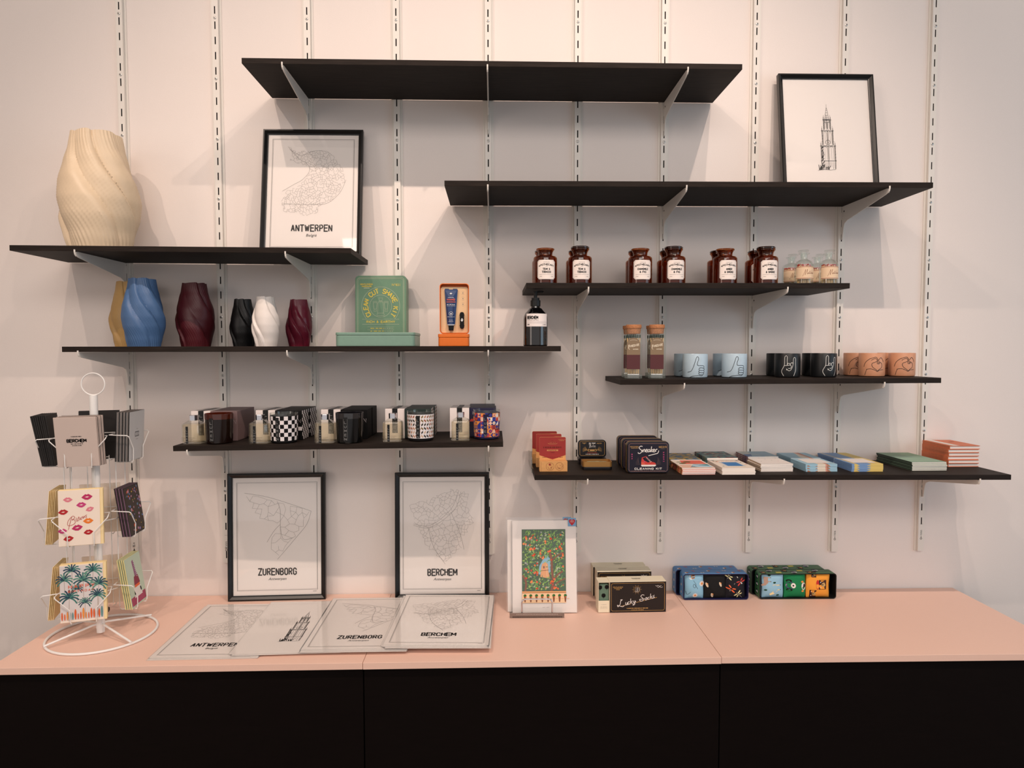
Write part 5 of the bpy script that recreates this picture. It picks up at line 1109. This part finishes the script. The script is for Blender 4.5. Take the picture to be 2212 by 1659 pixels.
def dog(m, P, a, b, s=1.):
    for sg in (-1, 1): m.disc(a-.002*s, b+sg*.0095*s, .0062*s, BLK, P, 1, 12, .55)
    m.disc(a, b, .0092*s, mat('dog_blue', (62,62,104), .7), P, 2, 16, .86); m.rect(a-.009*s, a+.004*s, b-.0022*s, b+.0022*s, WPR, P, 3, 1); m.disc(a+.0062*s, b, .0050*s, WPR, P, 3, 12, 1.1); m.disc(a+.0058*s, b, .0019*s, INK, P, 4, 8)
    for sg in (-1, 1): m.disc(a-.0015*s, b+sg*.0052*s, .0009*s, INK, P, 4, 6)
def bear(m, P, a, b, s=1., scarf=True):
    BRN = mat('bear_brown', (60,28,20), .75); m.rect(a-.009*s, a+.008*s, b-.0095*s, b+.0095*s, BRN, P, 2, 1)
    for q in range(9): yy = b-.009*s+q*.00225*s; m.flat([(a-.009*s+q*.0019*s, b+.0095*s),(a-.0080*s+q*.0019*s, b+.0112*s),(a-.0072*s+q*.0019*s, b+.0095*s)], BRN, P, 2); m.flat([(a-.009*s+q*.0019*s, b-.0095*s),(a-.0080*s+q*.0019*s, b-.0112*s),(a-.0072*s+q*.0019*s, b-.0095*s)][::-1], BRN, P, 2)
    if scarf: m.disc(a-.0115*s, b, .0105*s, mat('scarf_red', (190,34,36), .75), P, 1, 14, .34, PI/2)
    m.disc(a+.002*s, b, .0048*s, mat('bear_tan', (196,160,98), .75), P, 3, 12); m.disc(a, b, .0015*s, INK, P, 4, 7)
    for sg in (-1, 1): m.disc(a-.005*s, b+sg*.0055*s, .0012*s, WPR, P, 4, 7)
def sheep(m, P, a, b, c, s=1.):
    m.flat([(a-.006*s,b+.010*s),(a+.003*s,b+.010*s),(a+.003*s,b-.003*s),(a-.003*s,b-.009*s),(a-.010*s,b-.012*s),(a-.012*s,b-.009*s),(a-.006*s,b-.004*s)], c, P, 2)
    for q in (-.001,.008): m.rect(a+.003*s, a+.009*s, b+q*s-.0002, b+q*s+.0016*s, c, P, 2, 1); m.disc(a+.0092*s, b+q*s+.0007*s, .0009*s, INK, P, 3, 6)
def sockbox(label, x0, x1, y, rz, h, d, outer, lin, kind, socks, grp):
    t = thing('patterned_sock_box', label, 'gift box', (x0, y, ZC), (0,0,rz), grp); w = x1-x0; r = .010
    o_ = [(a, b) for a, b in rrect(0, w, 0, h, r)]; i_ = rrect(.0028, w-.0028, .0028, h-.0028, r-.002); n = len(o_); m = MB()
    vs = [(a, d, b) for a, b in o_]+[(a, 0, b) for a, b in o_]+[(a, 0, b) for a, b in i_]+[(a, d-.0028, b) for a, b in i_]
    m.add(vs, [(i, (i+1) % n, n+(i+1) % n, n+i) for i in range(n)]+[tuple(range(n))[::-1]], outer)
    m.add(vs, [(n+i, n+(i+1) % n, 2*n+(i+1) % n, 2*n+i) for i in range(n)]+[(2*n+i, 2*n+(i+1) % n, 3*n+(i+1) % n, 3*n+i) for i in range(n)]+[tuple(range(3*n, 4*n))], lin)
    m.build('box', t); m = MB(); P = top(h); R = random.Random(int(abs(x0+y)*1000))
    for q in range(8):
        a = .016+q*.0268; b = d*(.3+.4*(q % 2))
        if a > w-.012: break
        if kind == 'insect': (bee if q % 3 == 0 else (lambda m_, P_, a_, b_: dragonfly(m_, P_, a_, b_, [PAL['r'], FRU[1], WPR][q % 3], GREYL, 1.2+q, .6)))(m, P, a, b)
        else: (dog if q % 3 == 1 else (lambda m_, P_, a_, b_: bear(m_, P_, a_, b_, 1., False)) if q % 3 == 0 else (lambda m_, P_, a_, b_: m_.rect(a_-.009, a_+.010, b_-.007, b_+.007, mat('patch_yellow', (206,196,96), .7), P_, 1, 1)))(m, P, a, b)
    P2 = lambda a, b, k=0: (-.0003-k*.0002, d-a, b)
    for q in range(3): (flower if kind == 'insect' else dog)(m, P2, d*.5, .022+q*.026, .7)
    m.build('pattern', t)
    if socks:
        for i, (a0, a1, col, art, desc) in enumerate(socks):
            sm = mat('sock_'+desc.split()[0], col, .85, bump=.3, scale=900); m = MB(); NX, NZ = 10, 12; vs = []; fs = []; R = random.Random(i+5)
            y0, dep = -.002, .030; bow = R.uniform(-.003,.003)
            def S(a, b, k=0, a0=a0, a1=a1, bow=bow):
                u = (a-a0)/(a1-a0); v = b/(h-.008); bul = math.sin(PI*min(1,max(0,u)))**.5*math.sin(PI*min(1,max(0,v)))**.4
                return (a+bow*math.sin(PI*v*1.3), .012-.0125*bul+.0012*math.sin(9*v+3*u)-.0004-k*.00025, .0032+b)
            for j in range(NZ+1):
                for q in range(NX+1): vs.append(S(a0+(a1-a0)*q/NX, (h-.008)*j/NZ))
            for j in range(NZ):
                for q in range(NX): fs.append((j*(NX+1)+q, j*(NX+1)+q+1, (j+1)*(NX+1)+q+1, (j+1)*(NX+1)+q))
            nb_ = len(vs); vs += [(v[0], dep, v[2]) for v in vs]; per = [q for q in range(NX+1)]+[j*(NX+1)+NX for j in range(1, NZ+1)]+[NZ*(NX+1)+q for q in range(NX-1, -1, -1)]+[j*(NX+1) for j in range(NZ-1, 0, -1)]
            fs += [(per[q], nb_+per[q], nb_+per[(q+1) % len(per)], per[(q+1) % len(per)]) for q in range(len(per))]+[tuple(nb_+q for q in per)[::-1]]
            m.add(vs, fs, sm); art(m, S)
            o = m.build('rolled_sock', None, (x0, y, ZC), (0,0,rz), smooth=True); tag(o, desc+' sock rolled up in the front %s' % ('blue box' if kind == 'insect' else 'green box'), 'sock')
    return t
BLUEB = mat('box_insect_blue', (70,128,184), .45); GRB = mat('box_animal_green', (48,100,60), .45); NL = mat('box_lining_navy', (26,26,66), .5); BL = mat('box_lining_black', (10,12,12), .5)
def a1_(m, S): bee(m, S, .034, .076, 1.5); flower(m, S, .066, .052, 1.5); flower(m, S, .042, .012, 1.3); m.line(bez([(.036,.064),(.044,.050),(.040,.040),(.034,.044),(.038,.052),(.050,.036)], 5), .0010, INK, S, 2); m.line(bez([(.010,.026),(.016,.014),(.026,.024)], 5), .0010, INK, S, 2)
def a2_(m, S):
    for a, b in ((.082,.048),(.128,.050),(.100,.012)): m.disc(a, b, .0085, mat('penguin_pale', (216,196,170), .8), S, 1, 12, .45, 1.9); m.disc(a+.002, b+.004, .0022, PAL['o'], S, 2, 7)
def a3_(m, S): dragonfly(m, S, .168, .036, FRU[1], GREYL, 2.6, 1.25); dragonfly(m, S, .198, .060, REDS, FLW, -2.5, 1.2); dragonfly(m, S, .160, .076, mat('pale_yellow', (232,226,168), .7), GREYL, 2.5, 1.0); dragonfly(m, S, .192, .016, mat('pale_yellow', (232,226,168), .7), GREYL, .8, 1.1)
def b1_(m, S): sheep(m, S, .056, .030, mat('sheep_cream', (236,214,160), .8), 1.75); sheep(m, S, .026, .058, mat('sheep_tan', (176,146,130), .8), 1.5); [m.disc(a, b, .0052, mat('leaf_dark_green', (24,70,50), .8), S, 1, 10, .6, .1) for a, b in ((.052,.054),(.022,.028),(.036,.078),(.064,.010))]
def b2_(m, S): dog(m, S, .106, .044, 1.6); m.disc(.153,.040,.0085, WPR, S, 1, 12, 1.5); m.disc(.149,.056,.005, PAL['o'], S, 2, 8, .7); m.disc(.149,.024,.005, PAL['o'], S, 2, 8, .7); m.disc(.156,.042,.004, BLK, S, 3, 8, 1.8)
def b3_(m, S): bear(m, S, .220, .046, 1.55); bear(m, S, .188, .014, 1.3, False); bear(m, S, .190, .080, .9, False)
sockbox('blue insect-patterned sock box by the wall, behind its open twin', .6350, .8590, -.0500, -.01, .090, .044, BLUEB, NL, 'insect', None, 'blue insect sock boxes')
sockbox('blue insect-patterned sock box, open at the front with three socks', .6480, .8740, -.0985, -.012, .0905, .046, BLUEB, NL, 'insect', [(.008,.072,(140,190,216),a1_,'pale blue bee and daisy'),(.074,.148,(9,9,10),a2_,'black toucan'),(.150,.217,(16,16,26),a3_,'navy dragonfly')], 'blue insect sock boxes')
sockbox('green animal-patterned sock box by the wall, behind its open twin', .9025, 1.1640, -.0520, -.010, .0895, .046, GRB, BL, 'animal', None, 'green animal sock boxes')
sockbox('green animal-patterned sock box, open at the front with three socks', .9125, 1.1790, -.0985, -.012, .0890, .044, GRB, BL, 'animal', [(.012,.085,(146,192,216),b1_,'light blue sheep'),(.089,.162,(14,122,72),b2_,'bright green dog'),(.167,.246,(238,158,56),b3_,'orange bear')], 'green animal sock boxes')
# ================================================================ revolving card rack
SPX, SPY = -1.1900, -.3300
PH = math.radians(-19)
t = thing('card_spinner_rack', 'white wire revolving card rack at the left end of the counter', 'card rack', (SPX, SPY, ZC))
R0 = .1475
MB().tube([(.006+R0*math.cos(2*PI*i/64), R0*math.sin(2*PI*i/64), .0036) for i in range(64)], .0036, WHITE, 10, True).build('base_ring', t, smooth=True)
for a in (-136, 57, -33, 147):
    an = math.radians(a); MB().tube([(.008*math.cos(an), .008*math.sin(an), .034),(.02*math.cos(an), .02*math.sin(an), .0335),(.006+(R0+.004)*math.cos(an), (R0+.004)*math.sin(an), .0095)], .0031, WHITE, 8).build('base_spoke', t, smooth=True)
MB().lathe([(.0001,.008),(.0112,.008),(.0112,.725),(.0001,.725)], WHITE, 24).build('pole', t, smooth=True)
MB().lathe([(.0001,.022),(.0122,.022),(.0122,.052),(.0001,.052)], WHITE, 24).build('foot_sleeve', t, smooth=True)
MB().lathe([(.0001,0),(.006,0),(.0085,.003),(.0085,.009),(.006,.012),(.0001,.012)], BPL, 12, rfun=lambda a, z: 1+.12*math.cos(6*a), T=Matrix.Translation((.012,.004,.075)) @ Matrix.Rotation(PI/2, 4, 'Y')).build('locking_knob', t)
MB().tube([(.0335*math.sin(2*PI*i/40), 0, .7260+.0325-.0325*math.cos(2*PI*i/40)) for i in range(40)], .0019, WHITE, 8, True).build('top_ring', t, (0,0,0), (0,0,.05), smooth=True)
TIERS = [(.5210,.103,'top'), (.2900,.104,'middle'), (.0645,.104,'bottom')]
def rod(pts, r=.0015): return MB().tube(pts, r, WHITE, 6)
# each side: facing angle, inner plane, outer limit, sideways offset of its pockets
SD = {'front': (17, .0165, .057, -.030), 'right': (94, .0400, .089, .072), 'rear': (197, .0700, .098, .008), 'left': (-73, .0850, .134, -.032)}
for sd, (pa, rin, rout, off) in SD.items():
    ph = math.radians(pa); c, d = math.cos(ph), math.sin(ph)
    W_ = lambda a, y, z: ((a+off)*c-y*d, (a+off)*d+y*c, z)
    for a in (-.030, .030): rod([W_(a, -rin+.002, .070), W_(a, -rin+.002, .535)]).build('upright_wire', t, smooth=True)
    m = MB()
    for zb in (.130, .345, .560-.03):
        m.tube([(.011*math.sin(ph), -.011*math.cos(ph), zb), W_(-.5*off, -rin+.002, zb), W_(.030, -rin+.002, zb)], .0015, WHITE, 6); m.tube([W_(-.030, -rin+.002, zb), W_(.030, -rin+.002, zb)], .0015, WHITE, 6)
    m.build('side_arm', t, smooth=True)
    for zb, hh, nm in TIERS:
        m = MB(); dep = rout
        for sg in (-1, 1):
            m.tube([W_(sg*.030,-rin+.002,zb), W_(sg*.034,-rin-.006,zb-.003), W_(sg*.032,-dep,zb-.003), W_(sg*.034,-dep-.003,zb+.004), W_(sg*.034,-dep-.004,zb+.038), W_(sg*.0700,-dep-.007,zb+.078), W_(sg*.0715,-dep-.003,zb+.082), W_(sg*.066,-rin+.002,zb+.084), W_(sg*.030,-rin+.002,zb+.084)], .0015, WHITE, 6)
        m.tube([W_(-.030,-rin+.002,zb+.084), W_(.030,-rin+.002,zb+.084)], .0015, WHITE, 6)
        m.build('wire_pocket', t, smooth=True)
for zb in (.12,.335,.52):
    MB().lathe([(.0115,zb),(.0145,zb),(.0145,zb+.02),(.0115,zb+.02)], WHITE, 20).build('hub_collar', t, smooth=True)
# ---- cards and booklets in the pockets, one object each
ENV = mat('envelope_cream', (240,216,164), .7); CRD = mat('card_cream', (240,224,208), .65); GRE = mat('booklet_greige', (206,188,178), .65); GREW = mat('booklet_grey', (196,196,196), .65); BKB = mat('booklet_black', (24,20,19), .6); LIPS = [mat('lips_%d' % i, c, .55) for i, c in enumerate(((186,40,96),(176,26,34),(220,126,140),(232,124,40),(196,60,120)))]
def lips(m, P, a, b, s, rot, c):
    cs, sn = math.cos(rot), math.sin(rot); T = lambda q: [(a+(x*cs-y*sn)*s, b+(x*sn+y*cs)*s) for x, y in q]
    m.flat(T([(-1,0),(-.6,.35),(-.25,.58),(0,.45),(.25,.58),(.6,.35),(1,.05),(.55,-.35),(.1,-.55),(-.4,-.45)]), LIPS[c], P, 1); m.flat(T([(-.4,.02),(0,.12),(.4,.04),(.05,-.10)]), CRD, P, 2)
def art_lips(m, P0, w, h):
    P = lambda a, b, k=0: P0(a*.94, b, k)
    for q in ((-.030,.053,.013,-.05,2),(.022,.058,.0155,.05,0),(.006,.036,.014,.05,4),(-.043,.018,.014,.05,1),(.029,.022,.012,.3,2),(.024,-.012,.0145,0,3),(-.006,-.030,.0155,.15,0),(-.046,-.037,.013,0,4),(.024,-.045,.0135,.1,1),(-.030,-.060,.0145,.1,1)): lips(m, P, *q)
    for st in ([(-.030,-.034),(-.024,-.010),(-.020,.002)],[(-.032,-.020),(-.030,-.008),(-.018,.005),(-.012,.000),(-.020,-.006),(-.013,-.006),(-.012,-.016),(-.024,-.022),(-.032,-.021)],[(-.009,-.008),(-.0075,.000)],[(-.0075,-.012),(-.001,.002),(-.001,-.008),(-.006,-.010)],[(.004,-.002),(.002,-.006),(.006,-.006),(.004,-.001),(.009,.001)],[(.010,.003),(.010,-.004),(.014,.003),(.015,-.002)],[(.021,.006),(.017,.004),(.020,.000),(.017,-.002)]): m.line(bez(st, 5), .0011, LIPS[1], P, 3)
PALMG = [mat('palm_%d' % i, c, .6) for i, c in enumerate(((40,84,90),(62,120,112),(30,62,84),(96,146,128)))]
def palm(m, P, a, b, s, R):
    m.line([(a, b), (a+R.uniform(-.002,.002), b-.045*s)], .0009, mat('palm_trunk', (150,130,110), .6), P, 1)
    for q in range(11):
        th = math.radians(-40+q*26); L = .017*s; m.line(bez([(a,b),(a+.6*L*math.cos(th),b+.6*L*math.sin(th)+.003),(a+L*math.cos(th),b+L*math.sin(th)-.002)], 3), .0026*s, R.choice(PALMG), P, 2+q % 3)
def art_palms(m, P, w, h):
    m.rect(-w/2, w/2-.0, -h/2+.006, h/2-.003, mat('palm_paper', (214,208,206), .65), P, 0); R = random.Random(9)
    for a, b, s in ((-.024,.066,1.3),(.030,.062,1.4),(-.044,.040,1.3),(.004,.036,1.5),(.044,.022,1.4),(-.032,-.012,1.5),(.040,-.012,1.3),(.008,-.030,1.0),(-.012,.012,.9)): palm(m, P, max(-.044,min(.044,a)), b, s, R)
    for q in range(16): a = -w/2+.004+q*(w-.008)/15; hh = R.uniform(.018,.034); m.disc(a, -h/2+.006+hh/2, hh/2, [PAL['o'], mat('board_orange', (218,96,44), .6), mat('board_teal', (96,140,140), .6), WPR][R.choice((0,1,1,1,0,2))], P, 6, 12, .17, PI/2)
    m.caps('HAPPY', 0, .020, .066, .0105, mat('birthday_coral', (226,96,62), .55), P, 8, .15, .8); m.caps('BIRTHDAY', -.001, .0065, .066, .0070, mat('birthday_coral', (226,96,62), .55), P, 8, .15, .8)
def art_floral(m, P, w, h):
    m.rect(-w/2+.002, w/2-.002, -h/2+.002, h/2-.002, mat('floral_dark', (62,52,46), .6), P, 0); R = random.Random(5)
    for q in range(70): a, b = R.uniform(-w/2+.006,w/2-.006), R.uniform(-h/2+.006,h/2-.006); m.disc(a, b, R.uniform(.002,.0055), R.choice([PAL['l'], FRU[1], mat('fl_pink', (196,140,160), .6), mat('fl_blue', (110,140,190), .6), mat('fl_yellow', (220,180,70), .6), mat('fl_green', (70,100,76), .6)]), P, 1+q % 3, 8, R.uniform(.4,1), R.random()*3)
def art_bear(m, P, w, h):
    m.rect(-w/2+.002, w/2-.002, -h/2+.002, h/2-.002, mat('card_mint', (196,212,190), .65), P, 0); MA = mat('art_mauve', (150,100,130), .6); MR = mat('art_maroon', (140,50,70), .6)
    m.flat([(-.010,.060),(-.002,.064),(.004,.055),(.008,.030),(.016,.010),(-.004,.010),(-.006,.035)], MA, P, 1); m.flat([(-.010,.012),(.016,.012),(.024,-.014),(-.016,-.014)], MR, P, 2); m.rect(-.014,.020,-.022,-.014, FRU[1], P, 2); m.flat([(-.016,-.022),(.022,-.022),(.028,-.052),(-.024,-.052)], WPR, P, 2); m.disc(-.018,-.036,.008, INK, P, 3, 10, .5, 1.3); m.disc(.022,-.034,.008, INK, P, 3, 10, .5, 1.9); m.rect(-w/2+.004, w/2-.004, -h/2+.004, -h/2+.030, mat('art_rose', (170,70,100), .6), P, 1)
    for q in range(9): m.line([(-.002+.001*q,.058-q*.006),(.006+.001*q,.056-q*.006)], .0012, FLW, P, 3)
def art_berchem(m, P, w, h):
    dashes(m, P, 0, .0175, .026, 9, INK, .0022); m.caps('BERCHEM', 0, .005, .048, .0115, BLK, P, 1, .22, .5); dashes(m, P, 0, -.0045, .030, 9, INK, .0018, 2, 2); dashes(m, P, 0, -.0095, .024, 8, INK, .0018, 2, 3)
def art_grey(m, P, w, h):
    m.rect(-.014,.014,-.004,.012, mat('stamp_grey', (120,120,122), .6), P, 1); m.caps('BERCHEM', 0, .004, .024, .010, GREW, P, 2, .16, .5); dashes(m, P, 0, .020, .010, 4, GREYL, .0014); dashes(m, P, 0, -.012, .014, 5, GREYL, .0014)
def art_back(m, P, w, h): m.rect(-.004,.004,-.055,-.050, mat('logo_red', (150,30,40), .6), P, 1); dashes(m, P, 0, -.062, .03, 7, INK, .0012)
def stack(tier, side, n, w, h, th, pitch, lean, name, desc, face, body, art, alt=None, artfirst=True, env=None, seed=1, fan=0., sh=.0):
    """cards standing in one pocket; i = 0 is the innermost"""
    pa, rin, rout, off = SD[side]; zb = TIERS[tier][0]; ph = math.radians(pa); R = random.Random(seed); c, d = math.cos(ph), math.sin(ph)
    r0 = max(rin+.001, rout-.0015-n*pitch)
    for i in range(n):
        y = -(r0+i*pitch+th); z = ZC+zb+.0008; k = n-1-i; a = off+R.uniform(-.0010,.0010)+k*sh; le = lean-fan*k
        outer = k == 0; m = MB(); bm = alt if (alt and i % 2) else body
        if env: m.box(-w/2, w/2, 0, th*.55, 0, h, env); m.box(-w/2-.001 if outer else -w/2, w/2-.008, -th*.4, 0, .001, h-.002, face if outer else bm)
        else: m.box(-w/2, w/2, 0, th, 0, h, bm); m.box(-w/2+.0004, w/2-.0004, -.0003, 0, .0004, h-.0004, face)
        P = front(-th*.4 if env else -.0003, -.0045 if env else 0, h/2)
        if art and (outer or not artfirst): art(m, P, w-.008 if env else w, h-.003)
        o = m.build(name, None, (SPX+a*c-y*d, SPY+a*d+y*c, z), (-le, 0, ph))
        wd = 'outermost' if outer else ['second', 'third', 'fourth', 'fifth', 'sixth', 'seventh', 'eighth', 'ninth'][k-1]+' outermost'
        tag(o, '%s %s in the %s %s pocket of the card rack' % (wd, desc, TIERS[tier][2], side), 'booklet' if 'booklet' in name else 'greeting card', '%s stack, %s %s pocket' % (desc, TIERS[tier][2], side))
R_ = math.radians
stack(0, 'front', 6, .106, .149, .0040, .0056, R_(-12), 'booklet', 'grey-beige booklet', GRE, BKB, art_berchem, alt=GRE, seed=1, fan=R_(-.9), sh=.0022)
stack(0, 'left', 8, .104, .149, .0036, .0044, R_(-10), 'booklet', 'black-edged booklet', BKB, BKB, None, seed=2, fan=R_(-.3))
stack(0, 'right', 9, .104, .150, .0032, .0046, R_(-2.5), 'booklet', 'grey booklet', GREW, BKB, art_grey, seed=3, alt=mat('booklet_grey_spine', (120,112,108), .65))
stack(0, 'rear', 3, .110, .150, .0040, .0050, R_(-4), 'booklet', 'black booklet', BKB, BKB, None, seed=4)
stack(1, 'front', 3, .113, .164, .0042, .0052, R_(2.5), 'greeting_card', 'kiss mark card', CRD, CRD, art_lips, env=ENV, seed=5)
stack(1, 'left', 5, .104, .158, .0026, .0040, R_(5), 'greeting_card', 'cream card', CRD, ENV, None, env=ENV, seed=6)
stack(1, 'right', 6, .104, .150, .0028, .0044, R_(8), 'greeting_card', 'dark floral card', mat('floral_edge', (44,40,42), .6), mat('floral_side_pattern', (60,50,52), .6), art_floral, artfirst=False, seed=7, alt=mat('floral_side', (120,90,110), .6))
stack(1, 'rear', 2, .110, .155, .003, .0045, R_(4), 'greeting_card', 'pale card', CRD, CRD, None, seed=8)
stack(2, 'front', 4, .118, .170, .0040, .0050, R_(2), 'greeting_card', 'palm tree card', CRD, CRD, art_palms, env=ENV, seed=9)
stack(2, 'left', 4, .104, .158, .0028, .0042, R_(6), 'greeting_card', 'cream-edged card', CRD, ENV, None, env=ENV, seed=10)
stack(2, 'right', 4, .104, .155, .0030, .0060, R_(8), 'greeting_card', 'mint card', mat('card_mint', (196,212,190), .65), mat('card_yellowish', (226,214,150), .65), art_bear, seed=11)
stack(2, 'rear', 2, .110, .155, .003, .0045, R_(4), 'greeting_card', 'pale-backed card', CRD, CRD, None, seed=12)
